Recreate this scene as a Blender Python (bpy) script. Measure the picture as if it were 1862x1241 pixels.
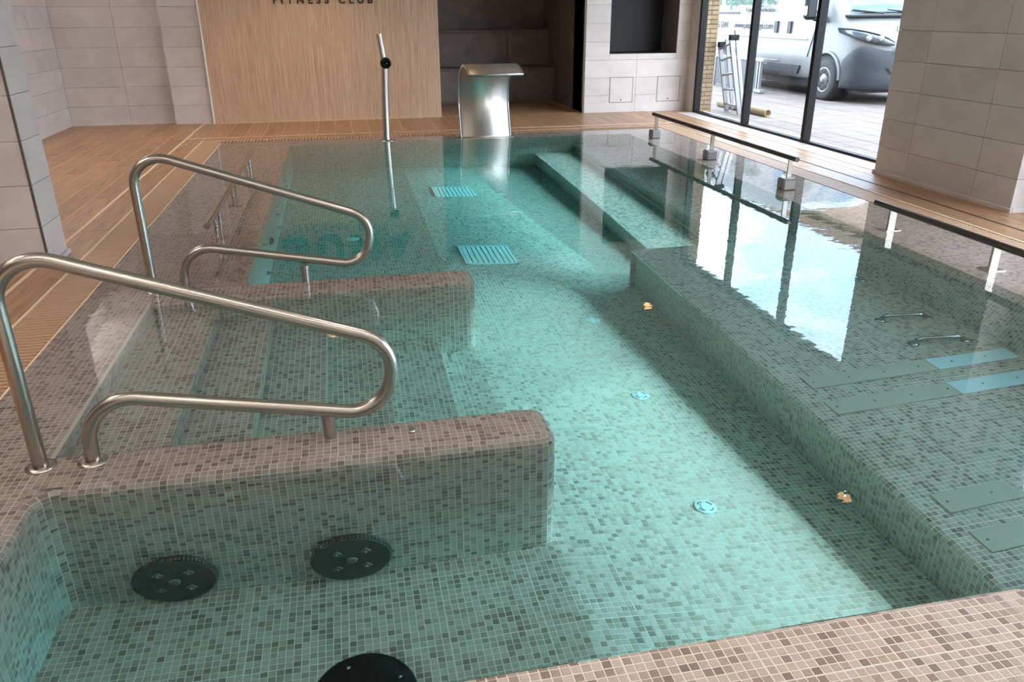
import bpy, math, random
import numpy as np
from mathutils import Vector, Matrix

random.seed(7); RNG = np.random.default_rng(7)
for o in list(bpy.data.objects): bpy.data.objects.remove(o)
SC = bpy.context.scene
COL = SC.collection
S = 1.2            # the layout below is measured in units of 1.2 m; every top-level object is scaled once at the end

# ------------------------------------------------------------------ camera
CAM_F, PITCH, YAW, ROLL = 1420.908, 0.399207, 0.205174, -0.005114
CAM = Vector((0, 0, 1.3))
_f = Vector((math.sin(YAW)*math.cos(PITCH), math.cos(YAW)*math.cos(PITCH), -math.sin(PITCH)))
_r = Vector((math.cos(YAW), -math.sin(YAW), 0)); _u = _r.cross(_f)
_r2 = _r*math.cos(ROLL)+_u*math.sin(ROLL); _u2 = -_r*math.sin(ROLL)+_u*math.cos(ROLL)
cd = bpy.data.cameras.new('camera'); cam = bpy.data.objects.new('camera', cd); COL.objects.link(cam)
cd.sensor_width = 36; cd.lens = CAM_F*36/1862; cd.clip_start = .02; cd.clip_end = 500
mw = Matrix((_r2, _u2, -_f)).transposed().to_4x4(); mw.translation = CAM*S
cam.matrix_world = mw
SC.camera = cam

# ------------------------------------------------------------------ world: bright broken cloud
W = bpy.data.worlds.new('sky'); SC.world = W; W.use_nodes = True
wn, wl = W.node_tree.nodes, W.node_tree.links
wn.clear()
wo = wn.new('ShaderNodeOutputWorld'); wb = wn.new('ShaderNodeBackground')
tc = wn.new('ShaderNodeTexCoord'); mp = wn.new('ShaderNodeMapping'); mp.inputs['Scale'].default_value = (1, 1, 2.2)
nz = wn.new('ShaderNodeTexNoise'); nz.inputs['Scale'].default_value = 2.6; nz.inputs['Detail'].default_value = 7; nz.inputs['Roughness'].default_value = .58
cr = wn.new('ShaderNodeValToRGB')
cr.color_ramp.elements[0].position = .40; cr.color_ramp.elements[0].color = (.34, .52, .86, 1)
cr.color_ramp.elements[1].position = .60; cr.color_ramp.elements[1].color = (.94, .96, 1, 1)
e = cr.color_ramp.elements.new(.50); e.color = (.78, .85, .98, 1)
wl.new(tc.outputs['Generated'], mp.inputs[0]); wl.new(mp.outputs[0], nz.inputs['Vector']); wl.new(nz.outputs['Fac'], cr.inputs[0])
wl.new(cr.outputs[0], wb.inputs[0]); wl.new(wb.outputs[0], wo.inputs[0])
wb.inputs[1].default_value = 8.6

SC.view_settings.view_transform = 'Standard'; SC.view_settings.look = 'None'
SC.view_settings.gamma = 1; SC.view_settings.use_curve_mapping = False
SC.view_settings.exposure = 0.42
SC.cycles.use_denoising = True
SC.cycles.max_bounces = 9; SC.cycles.diffuse_bounces = 4; SC.cycles.glossy_bounces = 3; SC.cycles.transmission_bounces = 6
SC.cycles.use_adaptive_sampling = True; SC.cycles.adaptive_threshold = .05; SC.cycles.adaptive_min_samples = 16
SC.cycles.sample_clamp_indirect = 6

def portal(name, y0, y1, z0, z1, x):
    l = bpy.data.lights.new(name, 'AREA'); l.shape = 'RECTANGLE'; l.size = (z1-z0); l.size_y = (y1-y0)
    l.cycles.is_portal = True
    o = bpy.data.objects.new(name, l); COL.objects.link(o)
    o.matrix_world = Matrix.Translation((x, (y0+y1)/2, (z0+z1)/2)) @ Matrix.Rotation(math.radians(90), 4, 'Y')
    return o
portal('daylight_portal', 6.05, 10.40, 0, 2.15, 4.86)
portal('daylight_portal', 0.1, 4.22, 0, 2.15, 4.86)

# ------------------------------------------------------------------ helpers
def tag(o, label=None, cat=None, group=None, kind=None):
    if label: o['label'] = label
    if cat: o['category'] = cat
    if group: o['group'] = group
    if kind: o['kind'] = kind
    return o
def empty(name, loc=(0, 0, 0)):
    o = bpy.data.objects.new(name, None); COL.objects.link(o); o.location = loc; o.empty_display_size = .1
    return o
def link(name, me, parent=None, mat=None):
    o = bpy.data.objects.new(name, me); COL.objects.link(o)
    if parent is not None:
        o.parent = parent
        if parent.type == 'EMPTY' or parent.location.length > 0:
            o.matrix_parent_inverse = Matrix.Translation(-Vector(root_loc(parent)))
    if mat is not None and len(me.materials) == 0: me.materials.append(mat)
    return o
def root_loc(o):
    # parents carry only translations while building
    v = Vector((0, 0, 0))
    while o is not None:
        if o.type == 'EMPTY': v += o.location
        o = o.parent
    return v

class MB:
    def __init__(s): s.v = []; s.f = []; s.sm = []
    def add(s, vs, fs, smooth=False):
        n = len(s.v); s.v += [tuple(x) for x in vs]
        for f in fs: s.f.append(tuple(i+n for i in f)); s.sm.append(smooth)
        return s
    def box(s, x0, x1, y0, y1, z0, z1, M=None):
        vs = [Vector((x, y, z)) for z in (z0, z1) for y in (y0, y1) for x in (x0, x1)]
        if M is not None: vs = [M @ v for v in vs]
        return s.add(vs, [(0, 2, 3, 1), (4, 5, 7, 6), (0, 1, 5, 4), (2, 6, 7, 3), (0, 4, 6, 2), (1, 3, 7, 5)])
    def bbox(s, x0, x1, y0, y1, z0, z1, b=.004, M=None):
        # box with chamfered edges
        cx, cy, cz = (x0+x1)/2, (y0+y1)/2, (z0+z1)/2; hx, hy, hz = (x1-x0)/2, (y1-y0)/2, (z1-z0)/2
        b = min(b, hx*.9, hy*.9, hz*.9)
        vs = []; idx = {}
        for sx in (-1, 1):
            for sy in (-1, 1):
                for sz in (-1, 1):
                    for k in range(3):
                        d = [hx-b, hy-b, hz-b]; d[k] = (hx, hy, hz)[k]
                        idx[(sx, sy, sz, k)] = len(vs)
                        vs.append(Vector((cx+sx*d[0], cy+sy*d[1], cz+sz*d[2])))
        fs = []
        for k in range(3):
            a, c = [i for i in range(3) if i != k]
            for sg in (-1, 1):
                q = []
                for (sa, sc_) in ((-1, -1), (1, -1), (1, 1), (-1, 1)):
                    t = [0, 0, 0]; t[k] = sg; t[a] = sa; t[c] = sc_; q.append(idx[(*t, k)])
                if (sg > 0) == (k == 1): q.reverse()
                fs.append(tuple(q))
        for k in range(3):           # edges along axis k
            a, c = [i for i in range(3) if i != k]
            for sa in (-1, 1):
                for sc_ in (-1, 1):
                    t0 = [0, 0, 0]; t0[k] = -1; t0[a] = sa; t0[c] = sc_; t1 = list(t0); t1[k] = 1
                    q = [idx[(*t0, a)], idx[(*t1, a)], idx[(*t1, c)], idx[(*t0, c)]]
                    if (sa*sc_ > 0) == (k == 1): q.reverse()
                    fs.append(tuple(q))
        for sx in (-1, 1):
            for sy in (-1, 1):
                for sz in (-1, 1):
                    q = [idx[(sx, sy, sz, 0)], idx[(sx, sy, sz, 1)], idx[(sx, sy, sz, 2)]]
                    if sx*sy*sz < 0: q.reverse()
                    fs.append(tuple(q))
        if M is not None: vs = [M @ v for v in vs]
        return s.add(vs, fs)
    def tube(s, pts, r, n=12, cap=True, radii=None):
        pts = [Vector(p) for p in pts]; m = len(pts); rings = []
        t0 = (pts[1]-pts[0]).normalized()
        ref = Vector((0, 0, 1)) if abs(t0.z) < .9 else Vector((1, 0, 0))
        a = t0.cross(ref).normalized()
        vs = []
        for i, p in enumerate(pts):
            t = (pts[min(i+1, m-1)]-pts[max(i-1, 0)]).normalized()
            a = (a-t*a.dot(t)).normalized(); b = t.cross(a)
            rr = radii[i] if radii else r
            for k in range(n):
                w = 2*math.pi*k/n; vs.append(p+a*math.cos(w)*rr+b*math.sin(w)*rr)
        fs = []
        for i in range(m-1):
            for k in range(n):
                k2 = (k+1) % n; fs.append((i*n+k, i*n+k2, (i+1)*n+k2, (i+1)*n+k))
        s.add(vs, fs, True)
        if cap:
            s.add(vs[:n], [tuple(range(n))[::-1]]); s.add(vs[-n:], [tuple(range(n))])
        return s
    def lathe(s, prof, c, axis=(0, 0, 1), n=24, smooth=True):
        ax = Vector(axis).normalized(); ref = Vector((1, 0, 0)) if abs(ax.x) < .9 else Vector((0, 1, 0))
        a = ax.cross(ref).normalized(); b = ax.cross(a); c = Vector(c); vs = []
        for (r, h) in prof:
            for k in range(n):
                w = 2*math.pi*k/n; vs.append(c+ax*h+a*math.cos(w)*r+b*math.sin(w)*r)
        fs = []
        for i in range(len(prof)-1):
            for k in range(n):
                k2 = (k+1) % n; fs.append((i*n+k, i*n+k2, (i+1)*n+k2, (i+1)*n+k))
        fs.append(tuple(range(n))[::-1]); fs.append(tuple((len(prof)-1)*n+k for k in range(n)))
        return s.add(vs, fs, smooth)
    def prism(s, poly, fn, d0, d1):
        # polygon in 2-D, fn(u,v,d)->point
        n = len(poly)
        vs = [fn(u, v, d0) for u, v in poly]+[fn(u, v, d1) for u, v in poly]
        fs = [tuple(range(n))[::-1], tuple(range(n, 2*n))]+[(i, (i+1) % n, n+(i+1) % n, n+i) for i in range(n)]
        return s.add(vs, fs)
    def grid(s, P, smooth=False):
        nu, nv = P.shape[0], P.shape[1]
        vs = P.reshape(-1, 3).tolist()
        fs = [(i*nv+j, (i+1)*nv+j, (i+1)*nv+j+1, i*nv+j+1) for i in range(nu-1) for j in range(nv-1)]
        return s.add(vs, fs, smooth)
    def mesh(s, name, mat=None):
        me = bpy.data.meshes.new(name); me.from_pydata(s.v, [], s.f); me.update()
        me.polygons.foreach_set('use_smooth', s.sm)
        if mat is not None: me.materials.append(mat)
        return me
    def build(s, name, mat, parent=None): return link(name, s.mesh(name, mat), parent)

def fix_normals(o):
    import bmesh
    bm = bmesh.new(); bm.from_mesh(o.data); bmesh.ops.recalc_face_normals(bm, faces=bm.faces); bm.to_mesh(o.data); bm.free()
    return o
def struct(name, mb, mat, label=None, parent=None):
    o = fix_normals(mb.build(name, mat, parent))
    if parent is None: o['kind'] = 'structure'
    if label: o['label'] = label
    return o

# ------------------------------------------------------------------ materials
class NT:
    def __init__(s, name):
        s.m = bpy.data.materials.new(name); s.m.use_nodes = True; s.t = s.m.node_tree; s.n = s.t.nodes; s.l = s.t.links; s.n.clear()
        s.out = s.n.new('ShaderNodeOutputMaterial')
    def node(s, t, **kw):
        n = s.n.new('ShaderNode'+t)
        for k, v in kw.items(): setattr(n, k, v)
        return n
    def put(s, sock, v):
        if hasattr(v, 'is_output') or isinstance(v, bpy.types.NodeSocket): s.l.new(v, sock)
        else: sock.default_value = v
    def math(s, op, a, b=0, c=0):
        n = s.node('Math', operation=op); s.put(n.inputs[0], a); s.put(n.inputs[1], b); s.put(n.inputs[2], c); return n.outputs[0]
    def pos(s):
        g = s.node('NewGeometry'); v = s.node('VectorMath', operation='SCALE'); s.l.new(g.outputs['Position'], v.inputs[0]); v.inputs['Scale'].default_value = 1/S
        return v.outputs[0]
    def obj(s): return s.node('TexCoord').outputs['Object']
    def rnd(s): return s.node('ObjectInfo').outputs['Random']
    def map(s, v, scale=(1, 1, 1), loc=(0, 0, 0), rot=(0, 0, 0)):
        n = s.node('Mapping'); s.l.new(v, n.inputs[0]); n.inputs['Scale'].default_value = scale; n.inputs['Location'].default_value = loc; n.inputs['Rotation'].default_value = rot; return n.outputs[0]
    def noise(s, v, scale=5, detail=3, rough=.5, dist=0):
        n = s.node('TexNoise'); s.l.new(v, n.inputs['Vector']); n.inputs['Scale'].default_value = scale; n.inputs['Detail'].default_value = detail
        n.inputs['Roughness'].default_value = rough; n.inputs['Distortion'].default_value = dist; return n.outputs['Fac']
    def ramp(s, f, stops, interp='LINEAR'):
        n = s.node('ValToRGB'); s.put(n.inputs[0], f); r = n.color_ramp; r.interpolation = interp
        while len(r.elements) < len(stops): r.elements.new(.5)
        for e, (p, c) in zip(r.elements, stops): e.position = p; e.color = (*c, 1)
        return n.outputs[0]
    def mix(s, f, a, b, mode='MIX'):
        n = s.node('Mix', data_type='RGBA', blend_type=mode); s.put(n.inputs[0], f)
        for i, v in ((6, a), (7, b)):
            if isinstance(v, tuple): n.inputs[i].default_value = (*v, 1) if len(v) == 3 else v
            else: s.l.new(v, n.inputs[i])
        return n.outputs[2]
    def bump(s, h, strength=.2, dist=.002):
        n = s.node('Bump'); n.inputs['Strength'].default_value = strength; n.inputs['Distance'].default_value = dist*S; s.l.new(h, n.inputs['Height']); return n.outputs[0]
    def bsdf(s, color, rough=.5, metal=0, normal=None, spec=.5, coat=0, emit=None, estr=0):
        n = s.node('BsdfPrincipled')
        if isinstance(color, tuple): n.inputs['Base Color'].default_value = (*color, 1)
        else: s.l.new(color, n.inputs['Base Color'])
        s.put(n.inputs['Roughness'], rough); n.inputs['Metallic'].default_value = metal; n.inputs['Specular IOR Level'].default_value = spec
        n.inputs['Coat Weight'].default_value = coat
        if normal is not None: s.l.new(normal, n.inputs['Normal'])
        if emit: n.inputs['Emission Color'].default_value = (*emit, 1); n.inputs['Emission Strength'].default_value = estr
        s.l.new(n.outputs[0], s.out.inputs[0]); return s.m
def sr(r, g, b):  # sRGB 0-255 -> linear
    return tuple((c/255/12.92 if c <= 10 else ((c/255+.055)/1.055)**2.4) for c in (r, g, b))
def plain(name, col, rough=.5, metal=0, **kw): return NT(name).bsdf(col, rough, metal, **kw)

PITCHT = .0228
TILE_STOPS = [(0, sr(202, 184, 172)), (.3, sr(190, 170, 157)), (.55, sr(174, 153, 140)), (.8, sr(156, 134, 121)), (1, sr(132, 112, 101))]
GROUT = sr(234, 225, 214)
def tile_colour(n, fac, p):
    c = n.ramp(fac, TILE_STOPS)
    g = n.noise(n.map(p, (60, 260, 160)), 1.0, 3, .6)
    return n.mix(.35, c, n.ramp(g, [(.3, (.55, .52, .50)), (.7, (1, 1, 1))]), 'MULTIPLY')
def m_tile():
    n = NT('mosaic_tile'); a = n.node('Attribute', attribute_name='shade')
    p = n.pos(); col = tile_colour(n, a.outputs['Fac'], p)
    return n.bsdf(col, .38, normal=n.bump(n.noise(p, 320, 2), .12, .0006))
def m_mosaic(name, ax):
    # distant mosaic: cells too small to tell apart
    n = NT(name); p = n.pos(); sx = n.node('SeparateXYZ'); n.l.new(p, sx.inputs[0])
    u = n.math('DIVIDE', sx.outputs['XYZ'.index(ax[0])], PITCHT); v = n.math('DIVIDE', sx.outputs['XYZ'.index(ax[1])], PITCHT)
    cb = n.node('CombineXYZ'); n.l.new(n.math('FLOOR', u), cb.inputs[0]); n.l.new(n.math('FLOOR', v), cb.inputs[1])
    wnz = n.node('TexWhiteNoise', noise_dimensions='2D'); n.l.new(cb.outputs[0], wnz.inputs['Vector'])
    sh = n.math('POWER', wnz.outputs['Value'], 1.5)
    col = tile_colour(n, sh, p)
    fu = n.math('ABSOLUTE', n.math('SUBTRACT', n.math('FRACT', u), .5)); fv = n.math('ABSOLUTE', n.math('SUBTRACT', n.math('FRACT', v), .5))
    g = n.math('GREATER_THAN', n.math('MAXIMUM', fu, fv), .45)
    return n.bsdf(n.mix(g, col, GROUT), .42)
M = {}
M['tile'] = m_tile()
M['grout'] = plain('mosaic_grout', GROUT, .8)
M['mos_xy'] = m_mosaic('mosaic_flat', 'XY'); M['mos_xz'] = m_mosaic('mosaic_facing', 'XZ'); M['mos_yz'] = m_mosaic('mosaic_side', 'YZ')

def m_porcelain(name, base, dark, rough=.45):
    n = NT(name); p = n.pos(); f = n.noise(n.map(p, (2.2, 2.2, 3)), 1.6, 6, .62, .4)
    c = n.ramp(f, [(.3, dark), (.7, base)])
    v = n.math('MULTIPLY_ADD', n.rnd(), .10, .95)
    vm = n.node('VectorMath', operation='SCALE'); n.l.new(c, vm.inputs[0]); n.l.new(v, vm.inputs['Scale'])
    return n.bsdf(vm.outputs[0], rough, normal=n.bump(n.noise(p, 60, 3), .08, .001))
M['porcelain'] = m_porcelain('wall_porcelain', sr(210, 200, 196), sr(193, 183, 179))
M['wallgrout'] = plain('wall_grout', sr(120, 108, 100), .85)
M['darktile'] = m_porcelain('dark_porcelain', sr(132, 118, 110), sr(108, 97, 91), .5)
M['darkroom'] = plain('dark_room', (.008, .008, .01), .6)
def m_plank():
    n = NT('plank_porcelain'); o = n.pos(); r = n.rnd()
    sh = n.node('VectorMath', operation='ADD'); n.l.new(o, sh.inputs[0]); cb = n.node('CombineXYZ'); n.l.new(n.math('MULTIPLY', r, 37), cb.inputs[0]); n.l.new(cb.outputs[0], sh.inputs[1])
    g = n.noise(n.map(sh.outputs[0], (34, 2.6, 1)), 1, 5, .6, .8)
    c = n.ramp(g, [(.25, sr(132, 96, 68)), (.5, sr(172, 130, 96)), (.78, sr(196, 156, 120))])
    v = n.math('MULTIPLY_ADD', r, .24, .84)
    vm = n.node('VectorMath', operation='SCALE'); n.l.new(c, vm.inputs[0]); n.l.new(v, vm.inputs['Scale'])
    return n.bsdf(vm.outputs[0], .36, normal=n.bump(g, .1, .001))
M['plank'] = m_plank()
M['deckgrout'] = plain('deck_grout', sr(228, 200, 168), .8)
M['joint_dark'] = plain('deck_dark_joint', sr(78, 62, 52), .7)
M['slat'] = plain('grate_plastic', sr(178, 142, 112), .45)
M['gutter'] = plain('gutter_void', sr(44, 34, 28), .8)
def m_timber():
    n = NT('timber_panel'); p = n.pos()
    f1 = n.noise(n.map(p, (150, 1, .9)), 1, 3, .6); f2 = n.noise(n.map(p, (330, 1, 4)), 1, 2, .5)
    f = n.math('MULTIPLY_ADD', f2, .5, n.math('MULTIPLY', f1, .5))
    c = n.ramp(f, [(.32, sr(146, 114, 90)), (.5, sr(194, 162, 136)), (.68, sr(220, 192, 168))])
    return n.bsdf(c, .55, normal=n.bump(f, .35, .003))
M['timber'] = m_timber()
def m_steel():
    n = NT('brushed_steel'); p = n.pos(); f = n.noise(n.map(p, (40, 40, 400)), 1, 2)
    return n.bsdf(sr(186, 179, 171), n.math('MULTIPLY_ADD', f, .05, .22), 1)
M['steel'] = m_steel()
M['satin'] = plain('satin_steel', sr(196, 190, 182), .38, 1)
M['chrome'] = plain('polished_steel', sr(200, 200, 198), .12, 1)
M['darksteel'] = plain('dark_steel', sr(96, 90, 86), .3, 1)
M['block'] = plain('grey_block', sr(150, 144, 142), .5, .5)
M['black'] = plain('black_aluminium', (.004, .0045, .005), .4, spec=.2)
M['rubber'] = plain('black_rubber', sr(20, 20, 20), .6)
M['seal'] = plain('silver_bead', sr(196, 196, 198), .35, .7)
M['white'] = plain('white_plastic', sr(236, 238, 236), .35)
def m_ceiling():
    n = NT('ceiling_panel'); p = n.pos(); sx = n.node('SeparateXYZ'); n.l.new(p, sx.inputs[0])
    fu = n.math('ABSOLUTE', n.math('SUBTRACT', n.math('FRACT', n.math('DIVIDE', n.math('ADD', sx.outputs[0], .12), .6)), .5))
    fv = n.math('ABSOLUTE', n.math('SUBTRACT', n.math('FRACT', n.math('DIVIDE', sx.outputs[1], .6)), .5))
    g = n.math('GREATER_THAN', n.math('MAXIMUM', fu, fv), .488)
    return n.bsdf(n.mix(g, sr(226, 223, 219), sr(246, 244, 240)), .8)
M['ceiling'] = m_ceiling()
M['plaster'] = plain('plaster', sr(226, 221, 216), .8)
def m_glass():
    n = NT('window_glass'); lw = n.node('LayerWeight'); lw.inputs['Blend'].default_value = .5
    fac = n.math('MULTIPLY_ADD', n.math('POWER', lw.outputs['Facing'], 5), .48, .02)   # Schlick, one of two faces
    t = n.node('BsdfTransparent'); t.inputs[0].default_value = (.95, .98, .97, 1); g = n.node('BsdfGlossy'); g.inputs['Roughness'].default_value = 0
    m = n.node('MixShader'); n.l.new(fac, m.inputs[0]); n.l.new(t.outputs[0], m.inputs[1]); n.l.new(g.outputs[0], m.inputs[2]); n.l.new(m.outputs[0], n.out.inputs[0])
    return n.m
M['glass'] = m_glass()
def m_water():
    n = NT('pool_water'); p = n.pos()
    h1 = n.noise(n.map(p, (1, 1.3, 1)), 9, 2, .5, .3); h2 = n.noise(p, 1.7, 1, .5)
    h = n.math('MULTIPLY_ADD', h2, 1.2, h1)
    g = n.node('BsdfGlass'); g.inputs['IOR'].default_value = 1.333; g.inputs['Roughness'].default_value = 0; g.inputs['Color'].default_value = (1, 1, 1, 1)
    n.l.new(n.bump(h, .35, .0010), g.inputs['Normal']); n.l.new(g.outputs[0], n.out.inputs[0])
    va = n.node('VolumeAbsorption'); va.inputs['Color'].default_value = (.12, .91, .95, 1); va.inputs['Density'].default_value = .46/S
    n.l.new(va.outputs[0], n.out.inputs[1])
    return n.m
M['water'] = m_water()
M['lens'] = plain('lamp_lens', (.9, .8, .7), .4, emit=(1, .58, .26), estr=6)
M['lensoff'] = plain('lamp_lens_off', sr(120, 118, 116), .3)
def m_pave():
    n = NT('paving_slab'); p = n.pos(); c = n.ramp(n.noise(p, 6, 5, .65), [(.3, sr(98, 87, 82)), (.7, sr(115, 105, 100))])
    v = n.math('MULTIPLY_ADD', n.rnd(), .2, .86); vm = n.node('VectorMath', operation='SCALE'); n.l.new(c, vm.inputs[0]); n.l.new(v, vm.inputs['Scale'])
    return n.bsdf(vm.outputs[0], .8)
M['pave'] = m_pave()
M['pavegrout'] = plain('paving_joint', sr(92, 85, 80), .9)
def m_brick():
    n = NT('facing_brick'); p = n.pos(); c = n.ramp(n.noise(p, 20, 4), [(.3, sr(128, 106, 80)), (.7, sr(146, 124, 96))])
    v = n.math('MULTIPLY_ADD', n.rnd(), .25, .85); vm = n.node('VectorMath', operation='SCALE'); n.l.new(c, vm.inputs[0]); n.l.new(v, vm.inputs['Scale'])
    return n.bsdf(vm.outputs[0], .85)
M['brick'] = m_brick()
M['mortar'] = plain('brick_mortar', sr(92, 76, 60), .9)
M['facade'] = plain('render_facade', sr(150, 128, 106), .85)
M['roof'] = plain('clay_roof', sr(120, 96, 80), .85)
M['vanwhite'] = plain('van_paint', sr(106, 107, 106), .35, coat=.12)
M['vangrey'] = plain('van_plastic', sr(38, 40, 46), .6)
M['vanglass'] = plain('van_glass', sr(60, 84, 92), .05, spec=.8)
M['tyre'] = plain('tyre_rubber', sr(58, 58, 60), .8)
M['hub'] = plain('wheel_steel', sr(128, 126, 124), .4, .5)
M['lampglass'] = plain('headlamp_lens', sr(84, 90, 94), .1, .1, coat=.6)
M['alu'] = plain('ladder_aluminium', sr(150, 152, 156), .4, .85)
M['greypanel'] = plain('grey_panel', sr(70, 72, 74), .6)
M['card'] = plain('cardboard_tube', sr(150, 132, 104), .8)
M['green'] = plain('sign_green', sr(8, 120, 84), .5)
M['vangreen'] = plain('van_green', sr(0, 74, 48), .6)
M['greylet'] = plain('grey_lettering', sr(30, 34, 34), .7)
M['darklet'] = plain('dark_lettering', sr(50, 38, 30), .5)
M['film_grey'] = plain('plate_grey_film', sr(190, 178, 164), .4)
M['film_blue'] = plain('plate_blue_film', sr(206, 222, 230), .3)
M['disc'] = plain('disc_plastic', sr(58, 58, 52), .4)
M['lug'] = plain('lug_steel', sr(112, 108, 100), .45, .3)

# ------------------------------------------------------------------ mosaic
def seg(a, b):
    n = max(1, int(round(abs(b-a)/PITCHT))); return list(np.linspace(a, b, n+1))
def polyline(pts):
    # resample every straight stretch of a 2-D polyline into whole tiles
    out = [pts[0]]
    for a, b in zip(pts[:-1], pts[1:]):
        L = math.dist(a, b); n = max(1, int(round(L/PITCHT)))
        for i in range(1, n+1): out.append((a[0]+(b[0]-a[0])*i/n, a[1]+(b[1]-a[1])*i/n))
    return out
UNIT = []
for k in range(10):
    mb = MB(); c = .04
    mb.add([(-.5, -.5, 0), (.5, -.5, 0), (.5, .5, 0), (-.5, .5, 0), (-.5+c, -.5+c, 1), (.5-c, -.5+c, 1), (.5-c, .5-c, 1), (-.5+c, .5-c, 1)],
           [(4, 5, 6, 7), (0, 1, 5, 4), (1, 2, 6, 5), (2, 3, 7, 6), (3, 0, 4, 7)])
    me = mb.mesh('mosaic_tile', M['tile']); at = me.attributes.new('shade', 'FLOAT', 'FACE'); at.data.foreach_set('value', [(k+.5)/10]*5); UNIT.append(me)
TH = .0008
Rm = np.array([_r2[:], _u2[:], _f[:]])
def mosaic(parent, P, n_ind=0, drop=None, vis=None):
    A, B, C, D = P[:-1, :-1], P[1:, :-1], P[1:, 1:], P[:-1, 1:]
    nu, nv = A.shape[:2]
    N = np.cross((B-A)+(C-D), (D-A)+(C-B)); N /= np.linalg.norm(N, axis=-1, keepdims=True)+1e-12
    I, J = np.meshgrid(np.arange(nu), np.arange(nv), indexing='ij')
    def ins(i): return np.where(i % 13 == 0, .095, .064)
    u0, u1, v0, v1 = ins(I)[..., None], 1-ins(I+1)[..., None], ins(J)[..., None], 1-ins(J+1)[..., None]
    def bl(u, v): return A*(1-u)*(1-v)+B*u*(1-v)+C*u*v+D*(1-u)*v
    Q = [bl(u0, v0), bl(u1, v0), bl(u1, v1), bl(u0, v1)]
    ctr = sum(Q)/4
    jit = RNG.uniform(.6, 1.25, (nu, nv, 1))*TH
    shade = RNG.uniform(0, 1, (nu, nv))**1.5
    keep = np.ones((nu, nv), bool)
    if drop is not None: keep &= ~drop(ctr[..., 0], ctr[..., 1], ctr[..., 2])
    ind = np.zeros((nu, nv), bool)
    if n_ind:
        d = ctr-np.array(CAM); cc = d @ Rm.T
        px = 931+CAM_F*cc[..., 0]/cc[..., 2]; py = 620.5-CAM_F*cc[..., 1]/cc[..., 2]
        dist = np.linalg.norm(d, axis=-1); score = -(d*N).sum(-1)/dist**3
        ok = keep & (score > 0) & (px > 5) & (px < 1857) & (py > 5) & (py < 1236)
        if vis is not None: ok &= vis(ctr[..., 0], ctr[..., 1], ctr[..., 2])
        score = np.where(ok, score, -1)
        order = np.argsort(-score.ravel())[:n_ind]
        order = order[score.ravel()[order] > 0]; ind.ravel()[order] = True
    st = keep & ~ind
    low = [q[st] for q in Q]; up = [(q+N*jit)[st] for q in Q]
    n = low[0].shape[0]
    if n:
        V = np.stack(low+up, 1).reshape(-1, 3)
        F = np.array([[4, 5, 6, 7], [0, 1, 5, 4], [1, 2, 6, 5], [2, 3, 7, 6], [3, 0, 4, 7]])
        L = (F[None]+8*np.arange(n)[:, None, None]).reshape(-1)
        me = bpy.data.meshes.new('mosaic'); me.vertices.add(8*n); me.vertices.foreach_set('co', V.ravel())
        me.loops.add(20*n); me.loops.foreach_set('vertex_index', L.astype(np.int32))
        me.polygons.add(5*n); me.polygons.foreach_set('loop_start', np.arange(0, 20*n, 4, dtype=np.int32))
        me.update(calc_edges=True); me.shade_flat()
        at = me.attributes.new('shade', 'FLOAT', 'FACE'); at.data.foreach_set('value', np.repeat(shade[st], 5).astype(np.float32))
        me.materials.append(M['tile'])
        o = link('mosaic', me, parent); o['kind'] = 'stuff'
    for i, j in zip(*np.nonzero(ind)):
        ux = Vector(Q[1][i, j]-Q[0][i, j]); vy = Vector(Q[3][i, j]-Q[0][i, j]); nn = Vector(N[i, j])
        su = ux.length; sv = vy.length; ux.normalize(); vy = nn.cross(ux)
        mt = Matrix((ux*su, vy*sv, nn*float(jit[i, j, 0]))).transposed().to_4x4(); mt.translation = Vector(ctr[i, j])
        o = bpy.data.objects.new('mosaic_tile', UNIT[min(9, int(shade[i, j]*10))]); COL.objects.link(o); o.parent = parent; o.matrix_local = mt

def rect(xs, ys, z):
    X, Y = np.meshgrid(xs, ys, indexing='ij'); Z = z(X, Y) if callable(z) else np.full_like(X, z)
    return np.stack([X, Y, Z], -1)
def sweep(path, prof):
    # path: [(x,y,nx,ny)], prof: [(offset along -n, z)]
    P = np.zeros((len(path), len(prof), 3))
    for i, (x, y, nx, ny) in enumerate(path):
        for j, (d, z) in enumerate(prof): P[i, j] = (x-nx*d, y-ny*d, z)
    return P
ZT = -.004
def floor_z(y, x=0): return -.74-(y-2.17)*.104-.18*max(0, min(x, 2.1)-.6)

# ---- front coping (bottom of the frame)
ys = seg(.80, 1.222); zc = .003
prof = [(y, zc) for y in ys]+[(1.222+.018*math.sin(a), zc-.018*(1-math.cos(a))) for a in (math.pi/4, math.pi/2)]+[(1.24, z) for z in seg(zc-.018, -.12)[1:]]
P = np.array([[(x, y, z) for (y, z) in prof] for x in seg(-.1, 2.4)])
mb = MB(); mb.grid(P); mb.box(-1.5, -.1, -1.6, 1.238, -.95, zc-.001).box(2.4, 4.08, -1.6, 1.238, -.95, zc-.001).box(-.1, 2.4, -1.6, .80, -.95, zc-.001).box(-.1, 2.4, .80, 1.232, -.95, -.12)
cop_front = struct('coping_front', mb, M['grout'], 'dry beige mosaic coping along the near edge of the pool')
mosaic(cop_front, P, 300)
fl = MB(); fl.box(-1.5, 4.08, -1.6, .80, zc-.001, zc+.0005).build('mosaic', M['mos_xy'], cop_front)['kind'] = 'stuff'

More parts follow.
